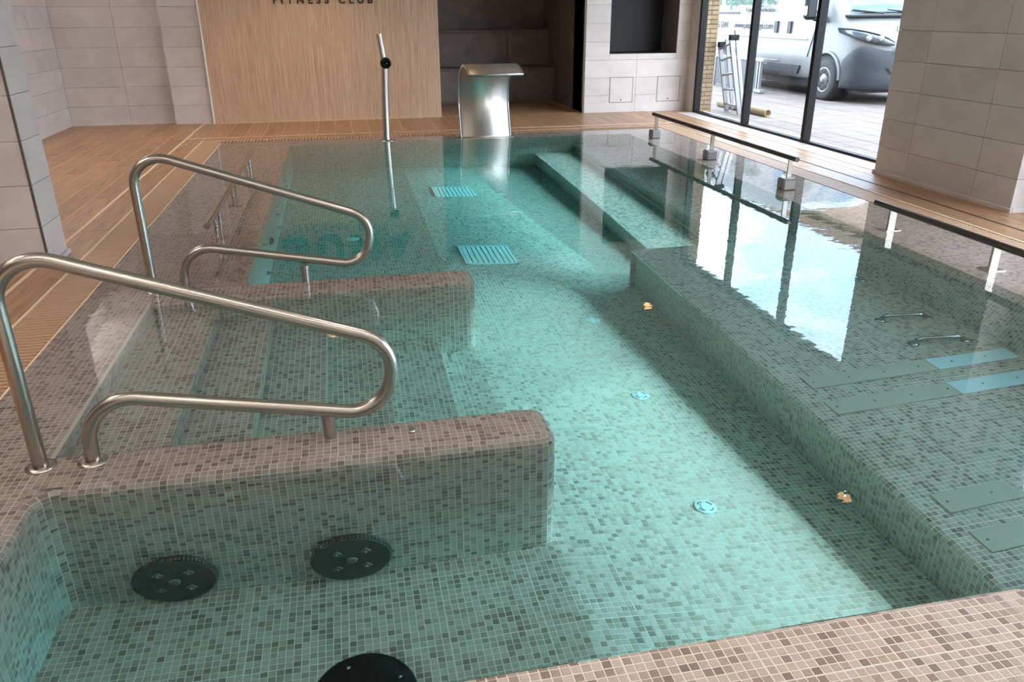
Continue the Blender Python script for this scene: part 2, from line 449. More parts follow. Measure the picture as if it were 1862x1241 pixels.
# ---- left coping with the near bay's left wall
RA = .03; RC = .06
mb = MB()
Pt = rect(seg(-1.313, -.97-RA), seg(1.0, 4.09), ZT); mb.grid(Pt)
Pt2 = rect(seg(-1.313, -.57-.02), seg(4.09, 5.2), ZT)
arcp = [(RA*(1-math.cos(a)), ZT-RA+RA*math.sin(a)) for a in np.linspace(0, math.pi/2, 3)]
pr = [(0, z) for z in seg(-.80, ZT-RA)]+arcp[1:]
path = [(-.97, y, 1, 0) for y in seg(1.1, 2.17-RC)]
for a in np.linspace(math.pi, math.pi/2, 5)[1:]:
    path.append((-.97+RC+RC*math.cos(a), 2.17-RC+RC*math.sin(a), -math.cos(a), -math.sin(a)))
Pw = sweep(path, pr); mb.grid(Pw)
mb.box(-1.315, -1.0, .9, 4.09, -1.0, ZT-.0035).box(-1.315, -.6, 4.09, 8.75, -1.6, ZT-.0035)
cop_left = struct('coping_left', mb, M['grout'], 'wet beige mosaic coping along the left edge of the pool')
mosaic(cop_left, Pt, 240); mosaic(cop_left, Pw); mosaic(cop_left, Pt2)
b2 = MB(); b2.box(-1.313, -.59, 5.2, 8.75, ZT-.003, ZT)
o = b2.build('mosaic', M['mos_xy'], cop_left); o['kind'] = 'stuff'
# fillet patch behind the concave corner
arc = [(x-nx*RA, y-ny*RA) for (x, y, nx, ny) in path[-5:]]
cp = MB(); cp.add([(-.97-RA-.02, 2.17+RA+.02, ZT+.0004)]+[(x, y, ZT+.0004) for x, y in arc], [(0, i+1, i+2) for i in range(len(arc)-1)])
fix_normals(cp.build('corner_mosaic', M['mos_xy'], cop_left))

# ---- left wall of the deep basin
wl_ = MB(); wl_.box(-.66, -.57, 4.05, 8.8, -1.6, ZT-.002)
o = struct('pool_wall_left', wl_, M['mos_yz'], 'mosaic side wall of the deep basin with jets')

# ---- divider walls
def divider(y0, y1, zb, xs0, label, n_top, n_face):
    r = .045; rc = .05; x1 = .605
    arcp = [(r*(1-math.cos(a)), ZT-r+r*math.sin(a)) for a in np.linspace(0, math.pi/2, 4)]
    pr = [(0, z) for z in seg(zb, ZT-r)]+arcp[1:]
    path = [(x, y0, 0, -1) for x in seg(xs0, x1-rc)]
    for a in np.linspace(-math.pi/2, 0, 5)[1:]: path.append((x1-rc+rc*math.cos(a), y0+rc+rc*math.sin(a), math.cos(a), math.sin(a)))
    path += [(x1, y, 1, 0) for y in seg(y0+rc, y1-rc)[1:]]
    for a in np.linspace(0, math.pi/2, 5)[1:]: path.append((x1-rc+rc*math.cos(a), y1-rc+rc*math.sin(a), math.cos(a), math.sin(a)))
    path += [(x, y1, 0, 1) for x in seg(x1-rc, -1.0)[1:]]
    Ps = sweep(path, pr)
    Ptop = rect(seg(-1.0, x1-r), seg(y0+r, y1-r), ZT)
    mb = MB(); mb.grid(Ps).grid(Ptop); mb.box(-1.05, x1-.05, y0+.05, y1-.05, zb-.2, ZT-.004)
    o = struct('divider_wall', mb, M['grout'], label)
    mosaic(o, Ptop, n_top); mosaic(o, Ps, n_face, vis=lambda x, y, z: z > -.6)
    return o
div_near = divider(2.17, 2.42, -.80, -.91, 'near low mosaic divider wall with rounded end carrying the front handrail', 180, 120)
div_far = divider(3.83, 4.08, -1.0, -1.0, 'far low mosaic divider wall with rounded end carrying the rear handrail', 120, 60)

# ---- steps between the dividers
nos = [-.985, -.68, -.43, -.17, .108, .39]; dep = [0, .15, .30, .45, .60, .75, .95]
pl = [(nos[0], ZT)]
for i, x in enumerate(nos):
    pl.append((x, -dep[i+1])); pl.append((nos[i+1] if i < 5 else x+.02, -dep[i+1]))
pts = polyline(pl)
P = np.array([[(x, y, z) for y in seg(2.40, 3.85)] for x, z in pts])
mb = MB(); mb.grid(P)
for i in range(5): mb.box(nos[i]+.004, nos[i+1]-.004, 2.40, 3.85, -1.0, -dep[i+1]-.003)
mb.box(-1.05, nos[0]-.003, 2.40, 3.85, -1.0, ZT-.004)
steps = struct('pool_steps', mb, M['grout'], 'five submerged mosaic steps between the two divider walls')
mosaic(steps, P, 240)

# ---- pool floor
zf = lambda X, Y: -.74-(Y-2.17)*.104-.18*np.maximum(0, np.minimum(X, 2.1)-.6)
P = rect(seg(-1.0, 1.82), seg(1.2, 4.4), zf)
mb = MB(); mb.grid(P)
mb.box(-1.1, 3.3, 1.1, 8.9, -1.99, -1.9)
pfloor = struct('pool_floor', mb, M['grout'], 'sloping pool floor of beige mosaic under turquoise water')
mosaic(pfloor, P, 300, drop=lambda x, y, z: ((x < .39) & (y > 2.30) & (y < 3.95)) | ((x < .55) & (y > 2.2) & (y < 2.4)) | ((x < .55) & (y > 3.87) & (y < 4.05)) | (x < -.99),
       vis=lambda x, y, z: ((y < 2.15) & (x > -.7)) | (x > .7))
mb = MB(); mb.grid(rect([-1.0, .6, 2.1, 3.2], [4.39, 8.8], zf)).grid(rect([1.8, 3.2], [1.2, 4.41], lambda X, Y: zf(X, Y)-.004))
o = mb.build('mosaic', M['mos_xy'], pfloor); o['kind'] = 'stuff'

# ---- bench along the right
ZB = -.55; RB = .02
P1 = rect(seg(1.8+RB, 3.02), seg(1.2, 3.9), ZB)
pr = [(0, z) for z in seg(-1.15, ZB-RB)]+[(RB*(1-math.cos(a)), ZB-RB+RB*math.sin(a)) for a in (math.pi/4, math.pi/2)]
XF = 1.835        # face set back under the overhanging nosing
P2 = sweep([(XF, y, -1, 0) for y in seg(3.9, 1.2)], [(0, z) for z in seg(-1.15, ZB-.075)])
P3 = sweep([(1.8, y, -1, 0) for y in seg(3.9, 1.2)], [(0, ZB-.034)]+[(0, ZB-RB)]+[(RB*(1-math.cos(a)), ZB-RB+RB*math.sin(a)) for a in (math.pi/4, math.pi/2)])
mb = MB(); mb.grid(P1).grid(P2).grid(P3)
mb.box(XF+.004, 3.02, 1.15, 4.75, -1.4, ZB-.004).box(1.804, XF+.01, 1.15, 4.75, ZB-.034, ZB-.012)
bench = struct('pool_bench', mb, M['grout'], 'submerged mosaic lounging bench along the window side')
mosaic(bench, P1, 260, vis=lambda x, y, z: x < 3.0); mosaic(bench, P2, 40); mosaic(bench, P3)
mb = MB(); mb.box(1.802, 3.02, 3.9, 4.75, ZB-.034, ZB); bo = mb.build('mosaic', M['mos_xy'], bench); bo['kind'] = 'stuff'
mb = MB(); mb.box(XF, XF+.01, 3.9, 4.75, -1.5, ZB-.034).box(1.8, 3.1, 4.74, 4.752, -1.4, ZB-.012); bo = mb.build('mosaic', M['mos_yz'], bench); bo['kind'] = 'stuff'
# sloping back of the bench and right basin wall
mb = MB()
mb.add([(3.02, 1.15, ZB-.01), (3.02, 4.75, ZB-.01), (3.2, 4.75, ZT-.002), (3.2, 1.15, ZT-.002), (3.4, 1.15, ZB-.01), (3.4, 4.75, ZB-.01), (3.4, 4.75, ZT-.002), (3.4, 1.15, ZT-.002)],
       [(0, 3, 2, 1), (4, 5, 6, 7), (3, 7, 6, 2), (0, 1, 5, 4), (0, 4, 7, 3), (1, 2, 6, 5)])
mb.box(3.192, 3.4, 4.75, 8.8, -1.6, ZT-.003)
struct('pool_wall_right', mb, M['mos_yz'], 'sloping mosaic backrest wall along the window side of the pool')
# ledges in the deep basin
mb = MB(); mb.box(2.58, 3.21, 4.76, 8.78, -1.6, -.60).box(2.11, 2.58, 4.76, 8.78, -1.6, -.98).box(2.55, 2.6, 4.76, 8.78, -.632, -.60).box(2.08, 2.13, 4.76, 8.78, -1.012, -.98)
led = struct('pool_ledge', mb, M['mos_yz'], 'two stepped mosaic ledges under the deep water on the window side')
mb = MB(); mb.box(2.551, 3.205, 4.765, 8.775, -.601, -.598).box(2.081, 2.55, 4.765, 8.775, -.981, -.978); o = mb.build('mosaic', M['mos_xy'], led); o['kind'] = 'stuff'
# far wall + far coping + right coping
mb = MB(); mb.box(-.6, 3.25, 8.742, 8.85, -1.7, ZT-.003); struct('pool_wall_far', mb, M['mos_xz'], 'mosaic far wall of the deep basin')
mb = MB(); mb.box(-1.313, 3.733, 8.745, 9.075, -.05, ZT); struct('coping_far', mb, M['mos_xy'], 'wet mosaic coping along the far end of the pool')
mb = MB(); mb.box(3.196, 3.733, 1.1, 8.745, -.05, ZT); struct('coping_right', mb, M['mos_xy'], 'wet mosaic coping along the window side of the pool')

# ------------------------------------------------------------------ deck
def plank_mesh():
    mb = MB(); mb.bbox(-.5, .5, -.5, .5, -1, 0, b=.02); return mb.mesh('plank', M['plank'])
mb = MB()
mb.box(-3.45, -1.535, -1.6, 11.05, -.06, .0012)                   # left
mb.box(-1.535, 4.16, 9.29, 12.6, -.06, .0012)                     # far + niche floor
mb.box(3.955, 4.98, -1.6, 10.9, -.06, .0011)                      # right
floor = struct('floor', mb, M['deckgrout'], 'wood-look plank tile deck around the pool')
PM = MB(); PM.bbox(-.5, .5, -.5, .5, -.5, .5, b=.004); PMESH = PM.mesh('plank', M['plank'])
def planks(x0, x1, y0, y1, w=.167, L=1.0, gap=.007, off=.5):
    nx = max(1, round((x1-x0)/w)); w = (x1-x0)/nx
    for i in range(nx):
        a = y0-(L*((i*off) % 1)); 
        while a < y1-.01:
            b = min(a+L, y1); c = max(a, y0)
            if b-c > .03:
                o = bpy.data.objects.new('plank', PMESH); COL.objects.link(o); o.parent = floor
                o.matrix_local = Matrix.Translation((x0+(i+.5)*w, (b+c)/2, -.003)) @ Matrix.Diagonal((w-gap, b-c-gap, .012, 1))
            a += L
planks(-3.32, -1.745, .4, 10.95, off=.37)
planks(-1.725, -1.54, .4, 9.48, w=.2, off=.3)
planks(-1.725, 4.15, 9.51, 10.76, w=.205, L=1.3, off=0)
planks(-1.535, 3.955, 9.295, 9.49, w=.6, L=.3, off=0)
planks(1.32, 3.23, 10.77, 12.4, w=.205, L=1.0, off=.4)
planks(3.965, 4.15, .4, 9.48, w=.2, off=.3)
planks(4.17, 4.74, .4, 10.7, off=.37)
def strip(n, x0, x1, y0, y1, m, z=.0045):
    mb = MB(); mb.box(x0, x1, y0, y1, -.005, z); o = struct(n, mb, m); return o
strip('trim_1', -1.745, -1.725, .4, 9.51, M['deckgrout'])['label'] = 'pale joint line along the left deck planks'
strip('trim_2', -1.54, -1.528, .4, 9.29, M['deckgrout'])['label'] = 'pale edge strip beside the left overflow grate'
strip('trim_3', -1.745, 4.15, 9.49, 9.51, M['deckgrout'])['label'] = 'pale joint line across the far deck'
strip('trim_4', 3.945, 3.962, .4, 9.29, M['deckgrout'])['label'] = 'pale edge strip beside the right overflow grate'
strip('trim_5', 4.152, 4.168, .4, 9.51, M['joint_dark'])['label'] = 'dark joint line along the right deck planks'
strip('trim_6', -1.32, -1.312, .9, 9.08, M['deckgrout'], .002)['label'] = 'pale edge strip between left grate and mosaic coping'

def grate(x0, x1, y0, y1, along, label):
    g = empty('overflow_grate', ((x0+x1)/2, (y0+y1)/2, -.03)); tag(g, label, 'drain grate', 'overflow grates around the pool')
    mb = MB(); mb.box(x0, x1, y0, y1, -.06, -.045); mb.build('gutter_channel', M['gutter'], g)
    pitch = .035
    if along == 'y':
        n = int((y1-y0)/pitch); sm = MB(); sm.bbox(x0+.004, x1-.004, -.0118, .0118, -.02, .0015, b=.002); me = sm.mesh('slat', M['slat'])
        for i in range(n):
            o = bpy.data.objects.new('slat', me); COL.objects.link(o); o.parent = g; o.matrix_parent_inverse = Matrix.Translation(-g.location); o.location = (0, y0+(i+.5)*pitch, 0)
    else:
        n = int((x1-x0)/pitch); sm = MB(); sm.bbox(-.0115, .0115, y0+.004, y1-.004, -.02, .0015, b=.002); me = sm.mesh('slat', M['slat'])
        for i in range(n):
            o = bpy.data.objects.new('slat', me); COL.objects.link(o); o.parent = g; o.matrix_parent_inverse = Matrix.Translation(-g.location); o.location = (x0+(i+.5)*pitch, 0, 0)
grate(-1.528, -1.32, 1.3, 9.29, 'y', 'beige slatted overflow grate along the left edge of the pool')
grate(3.738, 3.945, 1.3, 9.29, 'y', 'beige slatted overflow grate along the window side of the pool')
grate(-1.31, 3.735, 9.08, 9.285, 'x', 'beige slatted overflow grate across the far end of the pool')

# ------------------------------------------------------------------ walls
CUBE = MB(); CUBE.bbox(-.5, .5, -.5, .5, -.5, .5, b=.006)
CUBEP = CUBE.mesh('tile', M['porcelain']); CUBED = CUBE.mesh('tile', M['darktile'])
def tiled(parent, o, ud, lu, lv, n, tu=.735, tv=.2295, u0=0, v0=0, me=CUBEP, stagger=0, hole=None, th=.012):
    # thin tile slabs standing proud of a wall; o lower corner, ud along the wall, n outward
    o = Vector(o); ud = Vector(ud); n = Vector(n); g = .0028
    row = 0; v = -v0
    while v < lv-.005:
        a, b = max(v, 0), min(v+tv, lv); u = -u0-((row*stagger) % 1)*tu
        while u < lu-.005:
            c, d = max(u, 0), min(u+tu, lu)
            if d-c > .01 and b-a > .01:
                pieces = [(c, d, a, b)]
                if hole:
                    h0, h1, k0, k1 = hole
                    if c < h1 and d > h0 and a < k1 and b > k0:
                        pieces = []
                        if c < h0: pieces.append((c, h0, a, b))
                        if d > h1: pieces.append((h1, d, a, b))
                        m0, m1 = max(c, h0), min(d, h1)
                        if a < k0: pieces.append((m0, m1, a, k0))
                        if b > k1: pieces.append((m0, m1, k1, b))
                for (c2, d2, a2, b2_) in pieces:
                    if d2-c2 < .012 or b2_-a2 < .012: continue
                    ctr = o+ud*((c2+d2)/2)+Vector((0, 0, (a2+b2_)/2))+n*(th/2)
                    mt = Matrix((ud*(d2-c2-g), n*th, Vector((0, 0, b2_-a2-g)))).transposed().to_4x4(); mt.translation = ctr
                    t = bpy.data.objects.new('tile', me); COL.objects.link(t); t.parent = parent; t.matrix_local = mt
            u += tu
        v += tv; row += 1
HC = 2.5
def wallbox(name, x0, x1, y0, y1, label, mat='wallgrout', z0=-.06, z1=HC):
    mb = MB(); mb.box(x0, x1, y0, y1, z0, z1); return struct(name, mb, M[mat], label)
T = .012
w = wallbox('wall_left', -3.45, -3.32-T, -1.7, 11.15, 'pale tiled wall at the far left')
tiled(w, (-3.32-T, 8.0, 0), (0, 1, 0), 2.98, HC, (1, 0, 0))
w = wallbox('wall_recess', -3.45, -2.07, 10.98+T, 11.2, 'pale tiled recess wall left of the timber panel')
tiled(w, (-3.32, 10.98+T, 0), (1, 0, 0), 1.25, HC, (0, -1, 0), u0=.04)
w = wallbox('wall_pier_left', -2.07+T, -1.61, 10.85+T, 11.2, 'narrow pale tiled pier beside the timber panel')
tiled(w, (-2.07, 10.85+T, 0), (1, 0, 0), .465, HC, (0, -1, 0))
tiled(w, (-2.07+T, 10.99, 0), (0, -1, 0), .14, HC, (-1, 0, 0))
mb = MB(); mb.box(-1.61, -1.592, 10.80, 10.9, 0, HC); struct('trim_7', mb, M['white'], 'pale corner profile beside the timber panel')
w = wallbox('wall_timber', -1.592, 1.30, 10.80, 11.2, 'timber-look wall panel with fine vertical grain behind the pool', 'timber', -.01)
w = wallbox('wall_niche_left', 1.25, 1.30, 11.2, 13.2, 'dark side wall of the recess', 'darktile', -.01)
# niche
mb = MB()
mb.box(1.30, 3.26, 13.1, 13.3, -.01, HC)
nich = struct('wall_niche', mb, M['wallgrout'], 'dark tiled back wall of the recess')
tiled(nich, (1.30, 13.1, 1.0), (1, 0, 0), 1.96, 1.0, (0, -1, 0), tu=1.0, tv=.5, me=CUBED)
mb = MB(); mb.box(1.30, 3.26, 12.35, 12.72, -.01, .50).box(1.30, 3.26, 12.72, 13.1, -.01, 1.03)
nb = struct('niche_bench', mb, M['wallgrout'], 'dark tiled two-tier bench inside the recess')
tiled(nb, (1.30, 12.35, .03), (1, 0, 0), 1.94, .44, (0, -1, 0), tu=.65, tv=.44, me=CUBED)
tiled(nb, (1.30, 12.72, .52), (1, 0, 0), 1.94, .47, (0, -1, 0), tu=.65, tv=.47, me=CUBED)
for (yy, zz, k) in ((12.33, .50, .41), (12.70, 1.03, .42)):
    for i in range(3):
        s_ = MB(); s_.bbox(1.305+i*.645, 1.305+(i+1)*.645-.004, yy, yy+k, zz-.005, zz+.014, b=.003); s_.build('bench_slab', M['darktile'], nb)
wn_ = wallbox('wall_niche_right', 3.26, 3.32, 10.80, 13.2, 'dark side wall of the recess', 'darktile', -.01)
mb = MB(); mb.box(3.238, 3.262, 10.735, 10.80, 0, 2.02); struct('trim_8', mb, plain('bronze_trim', sr(110, 96, 82), .4, .5), 'bronze edge trim at the right of the recess')
w = wallbox('wall_lintel', 1.30, 3.26, 10.76, 11.0, 'pale lintel over the recess', 'plaster', 2.02)
# white pier with serving opening
OX0, OX1, OZ0, OZ1 = 3.60, 4.56, .765, 1.87
mb = MB()
for b in ((3.26, OX0, -.06, HC), (OX1, 4.84, -.06, HC), (OX0, OX1, -.06, OZ0), (OX0, OX1, OZ1, HC)): mb.box(b[0], b[1], 10.74, 11.3, b[2], b[3])
w = struct('wall_far_right', mb, M['wallgrout'], 'pale tiled wall with a dark opening beside the window')
tiled(w, (3.26, 10.74, 0), (1, 0, 0), 1.49, HC, (0, -1, 0), u0=0, hole=(OX0-3.26, OX1-3.26, OZ0, OZ1))
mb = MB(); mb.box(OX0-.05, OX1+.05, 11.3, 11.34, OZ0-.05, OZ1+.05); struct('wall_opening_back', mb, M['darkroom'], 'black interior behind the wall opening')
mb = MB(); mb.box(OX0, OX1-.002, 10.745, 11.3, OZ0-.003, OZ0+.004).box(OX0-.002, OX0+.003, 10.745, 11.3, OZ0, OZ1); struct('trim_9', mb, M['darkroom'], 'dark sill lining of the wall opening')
w = wallbox('wall_return', 4.75, 4.835, 10.46, 10.74, 'narrow tiled return beside the window frame', 'porcelain')
# hatches
for (x0, x1, lab) in ((3.62, 3.955, 'small square access hatch nearer the recess'), (4.31, 4.645, 'small square access hatch nearer the window')):
    h = empty('access_hatch', ((x0+x1)/2, 10.727, .13)); tag(h, lab+', low on the pale tiled wall', 'hatch', 'access hatches low on the pale wall')
    mb = MB()
    for b in ((x0, x1, .13, .136), (x0, x1, .46, .466), (x0, x0+.006, .13, .466), (x1-.006, x1, .13, .466)): mb.box(b[0], b[1], 10.7245, 10.7285, b[2], b[3])
    mb.build('hatch_frame', M['darksteel'], h)
    mb = MB(); mb.bbox(x0+.006, x1-.006, 10.7255, 10.7285, .136, .305, b=.001); mb.build('hatch_panel', M['porcelain'], h)
    mb = MB(); mb.bbox(x0+.006, x1-.006, 10.7255, 10.7285, .308, .46, b=.001); mb.build('hatch_panel', M['porcelain'], h)
    mb = MB(); mb.lathe([(.009, 0), (.009, .004), (.004, .005)], ((x0+x1)/2, 10.7255, .165), (0, -1, 0), 12); mb.build('key_latch', M['darksteel'], h)

# left column
mb = MB(); mb.box(-2.6, -1.65-T, 4.585+T, 4.895-T, -.06, HC)
w = struct('wall_stub_left', mb, M['wallgrout'], 'pale tiled stub wall standing on the left deck')
tiled(w, (-1.65-T, 4.592, 0), (0, 1, 0), .296, HC, (1, 0, 0))
tiled(w, (-2.6, 4.585+T, 0), (1, 0, 0), .94, HC, (0, -1, 0), u0=.5)
mb = MB(); mb.box(-1.662, -1.652, 4.583, 4.593, 0, HC); struct('trim_10', mb, plain('edge_profile', sr(118, 112, 106), .35, .7), 'metal edge profile on the corner of the left stub wall')
mb = MB(); mb.bbox(-1.655, -1.632, 4.57, 4.90, -.002, .028, b=.008); struct('baseboard_left', mb, M['porcelain'], 'small cove skirting at the foot of the left stub wall')
# right column and window wall
mb = MB(); mb.box(4.45+T, 4.95, 4.5+T, 6.0-T, -.06, HC)
w = struct('wall_pier_right', mb, M['wallgrout'], 'wide grey-beige tiled pier between the two windows')
tiled(w, (4.45+T, 4.5, 0), (0, 1, 0), 1.5, HC, (-1, 0, 0), u0=.36)
tiled(w, (4.45, 4.5+T, 0), (1, 0, 0), .5, HC, (0, -1, 0))
tiled(w, (4.45, 6.0-T, 0), (1, 0, 0), .3, HC, (0, 1, 0))
mb = MB(); mb.bbox(4.432, 4.452, 4.48, 6.01, -.002, .035, b=.006).bbox(4.45, 4.75, 4.48, 4.502, -.002, .035, b=.006); struct('baseboard_right', mb, M['porcelain'], 'low tile skirting around the foot of the right pier')
wallbox('wall_over_window', 4.75, 4.95, -1.7, 10.46, 'pale lintel band above the windows', 'plaster', 2.15)
wallbox('wall_right_return', 4.75, 4.95, 4.24, 4.512, 'narrow pale return between window and pier', 'porcelain')
wallbox('wall_right_near', 4.75, 4.95, -1.7, .05, 'plain wall at the near end of the window side', 'plaster')
wallbox('wall_near', -3.45, 4.95, -1.75, -1.6, 'plain wall behind the viewpoint', 'plaster')
mb = MB(); mb.box(-3.45, 4.95, -1.75, 13.3, HC, HC+.1); struct('ceiling', mb, M['ceiling'], 'grey panel ceiling with recessed lamps')

def window(name, y0, y1, mull, label):
    g = MB(); f = .055
    g.box(4.745, 4.825, y0, y1, -.004, .03).box(4.745, 4.825, y0, y1, 2.09, 2.15)
    wn__ = struct(name, g, M['black'], label)
    ys_ = [y0]+mull+[y1]
    for i, y in enumerate(ys_):
        a = y-f/2; a = max(a, y0); b = min(a+f, y1); a = b-f
        mb = MB(); mb.bbox(4.74, 4.83, a, b, 0, 2.15, b=.004); mb.build('mullion', M['black'], wn__)
        if 0 < i < len(ys_)-1 or i == 0:
            mb = MB(); mb.box(4.79, 4.80, b, b+.008, .03, 2.09); mb.build('glazing_bead', M['seal'], wn__)
    for a, b in zip(ys_[:-1], ys_[1:]):
        mb = MB(); mb.box(4.788, 4.794, a+f/2, b-f/2, .03, 2.09); mb.build('pane', M['glass'], wn__)
window('window_1', 6.02, 10.46, [7.66, 9.02], 'floor-to-ceiling black framed window looking onto the van')
window('window_2', .05, 4.24, [1.5, 2.9], 'floor-to-ceiling black framed window beyond the right pier')
mb = MB(); mb.box(4.50, 4.76, 6.0, 10.46, -.02, .006); struct('trim_11', mb, m_porcelain('sill_stone', sr(206, 192, 184), sr(186, 172, 164), .3), 'pale stone threshold strip below the window')

# sign on the timber wall
def text(name, body, size, x_dir, up, loc, mat, parent=None, extrude=.004, width=None, offset=0, align='LEFT', spacing=1.0):
    cu = bpy.data.curves.new(name, 'FONT'); cu.body = body; cu.size = size; cu.extrude = extrude; cu.align_x = align; cu.offset = offset; cu.space_character = spacing
    tmp = bpy.data.objects.new(name, cu); COL.objects.link(tmp)
    dg = bpy.context.evaluated_depsgraph_get(); me = bpy.data.meshes.new_from_object(tmp.evaluated_get(dg)); bpy.data.objects.remove(tmp)
    co = np.zeros(len(me.vertices)*3); me.vertices.foreach_get('co', co); co = co.reshape(-1, 3)
    if width: co[:, 0] = (co[:, 0]-co[:, 0].min())*width/(co[:, 0].max()-co[:, 0].min())
    x = Vector(x_dir); u = Vector(up); n = x.cross(u); Mx = np.array([x[:], u[:], n[:]])
    co = co @ Mx+np.array(loc); me.vertices.foreach_set('co', co.ravel()); me.update()
    me.materials.clear(); me.materials.append(mat)
    return link(name, me, parent)
sg = empty('wall_sign', (0, 10.79, 1.4)); tag(sg, 'green capital letters over dark lettering mounted on the timber wall', 'sign')
for ch, x, wd in (('S', -.95, .36), ('U', -.50, .36), ('M', -.04, .42), ('A', .45, .36)):
    o = text('letter', ch, .52, (1, 0, 0), (0, 0, 1), (x, 10.785, 1.55), M['green'], sg, .012, wd, .028)
text('lettering', 'FITNESS CLUB', .12, (1, 0, 0), (0, 0, 1), (-.715, 10.793, 1.405), M['darklet'], sg, .006, 1.205, .003, spacing=1.7)

# ------------------------------------------------------------------ ceiling lamps
def downlight(x, y, lit, label, energy=40, col=(1, .90, .80), r=.045):
    g = empty('ceiling_lamp', (x, y, HC)); tag(g, label, 'ceiling lamp', 'recessed ceiling lamps')
    mb = MB(); mb.lathe([(.085, 0), (.085, -.008), (.062, -.010), (.060, -.002)], (x, y, HC), n=24); mb.build('bezel', M['white'] if lit else M['darksteel'], g)
    mb = MB(); mb.lathe([(.058, -.003), (.058, -.006)], (x, y, HC), n=24); mb.build('lens', M['lens'] if lit else M['lensoff'], g)
    if lit:
        l = bpy.data.lights.new('lamp_light', 'SPOT'); l.energy = energy*.5*S*S; l.color = col; l.spot_size = math.radians(125); l.spot_blend = .8; l.shadow_soft_size = .012
        o = bpy.data.objects.new('lamp_light', l); COL.objects.link(o); o.parent = g; o.location = (0, 0, -.03)
downlight(3.94, 9.61, True, 'lit recessed lamp over the far window corner', 24)
downlight(3.93, 7.27, False, 'unlit recessed lamp over the middle of the window')
downlight(3.88, 4.88, True, 'lit recessed lamp in front of the right pier', 7)
downlight(-.36, 9.55, True, 'lit recessed lamp washing the timber wall', 105, (1, .76, .5))
downlight(-.6, .6, True, 'lit recessed lamp behind the near coping', 20)  # this lamp and those below are added to brighten the room
downlight(1.6, .5, True, 'lit recessed lamp over the near coping', 16)
downlight(2.9, 2.7, True, 'lit recessed lamp over the submerged bench', 16)
downlight(1.0, 2.9, True, 'lit recessed lamp above the end of the near divider wall', 40)
downlight(-2.5, 8.2, True, 'lit recessed lamp over the far left deck', 100)
downlight(-2.4, 6.0, True, 'lit recessed lamp behind the left stub wall', 90)
downlight(-2.4, 3.0, True, 'lit recessed lamp over the near left deck', 90)

# added indirect fill: invented upward strips, throwing light onto the ceiling
def cove(x0, x1, y0, y1, z, energy, label):
    g = empty('uplight_strip', ((x0+x1)/2, (y0+y1)/2, z)); tag(g, label, 'uplight', 'linear uplights below the ceiling')
    mb = MB(); mb.bbox(x0, x1, y0, y1, z-.03, z, b=.006); mb.build('housing', M['white'], g)
    mb = MB(); mb.bbox(x0+.01, x1-.01, y0+.01, y1-.01, z, z+.003, b=.001); mb.build('diffuser', M['white'], g)
    l = bpy.data.lights.new('uplight', 'AREA'); l.shape = 'RECTANGLE'; l.size = x1-x0-.02; l.size_y = y1-y0-.02; l.energy = energy*S*S; l.color = (1, .97, .94)
    o = bpy.data.objects.new('uplight', l); COL.objects.link(o); o.parent = g; o.location = (0, 0, .006); o.rotation_euler = (math.pi, 0, 0)
cove(-3.31, -3.21, 1.0, 10.6, 2.12, 62, 'linear uplight along the top of the left wall')
cove(-3.0, 4.5, -1.58, -1.48, 2.12, 28, 'linear uplight along the wall behind the viewpoint')
cove(-2.2, 4.2, 1.15, 1.27, 2.05, 60, 'linear pendant uplight hanging over the near coping')
for x in (-1.8, 1.0, 3.8):
    mb = MB(); mb.tube([(x, 1.21, 2.05), (x, 1.21, HC)], .004, 6); o = mb.build('suspension_wire', M['darksteel'], bpy.data.objects['uplight_strip.002'])

# ------------------------------------------------------------------ water
mb = MB()
X0, X1, Y0, Y1 = -1.311, 3.733, 1.236, 9.074
mb.box(X0, X1, Y0, Y1, -2.0, 0)
wat = fix_normals(mb.build('pool_water', M['water'])); tag(wat, 'still turquoise pool water level with the mosaic coping', 'water', kind='stuff')

# ------------------------------------------------------------------ handrails
def bend(pts, radii, n=8):
    pts = [Vector(p) for p in pts]; out = [pts[0]]
    for i in range(1, len(pts)-1):
        a, b, c = pts[i-1], pts[i], pts[i+1]; d0 = (a-b).normalized(); d1 = (c-b).normalized(); ang = d0.angle(d1); r = radii[i-1]
        t = min(r/math.tan(ang/2), (a-b).length*.98, (c-b).length*.98); r = t*math.tan(ang/2)
        p0, p1 = b+d0*t, b+d1*t; cc = b+(d0+d1).normalized()*(r/math.sin(ang/2))
        v0, v1 = p0-cc, p1-cc; tot = v0.angle(v1); ax = v0.cross(v1).normalized()
        for k in range(n+1): out.append(cc+Matrix.Rotation(tot*k/n, 3, ax) @ v0)
    out.append(pts[-1]); return out
def handrail(y, xc, label):
    g = empty('handrail', (-.5, y, 0)); tag(g, label, 'handrail', 'looped steel handrails beside the pool steps')
    pts = [(-1.012, y, 0), (-1.012, y, .722), (.215, y, .288), (.062, y, .068), (-.79, y, .235), (-.862, y, 0)]
    pts = [(-1.012, y, -.002), (-1.012, y, .715), (.10, y, .318), (.062, y, .062), (-.845, y, .232), (-.862, y, -.002)]
    pp = bend(pts, [.13, .13, .13, .14], 12)
    mb = MB(); mb.tube(pp, .0225, 18); mb.build('rail_tube', M['steel'], g)
    mb = MB(); mb.tube([(xc, y, -.002), (xc, y, .085)], .0205, 16); mb.build('support_post', M['steel'], g)
    for x in (-1.012, -.862):
        mb = MB(); mb.lathe([(.045, -.003), (.045, .001), (.028, .004)], (x, y, 0), n=24); mb.build('base_flange', M['steel'], g)
handrail(2.35, -.13, 'looped brushed steel handrail on the near divider wall')
handrail(4.05, -.262, 'looped brushed steel handrail on the far divider wall')

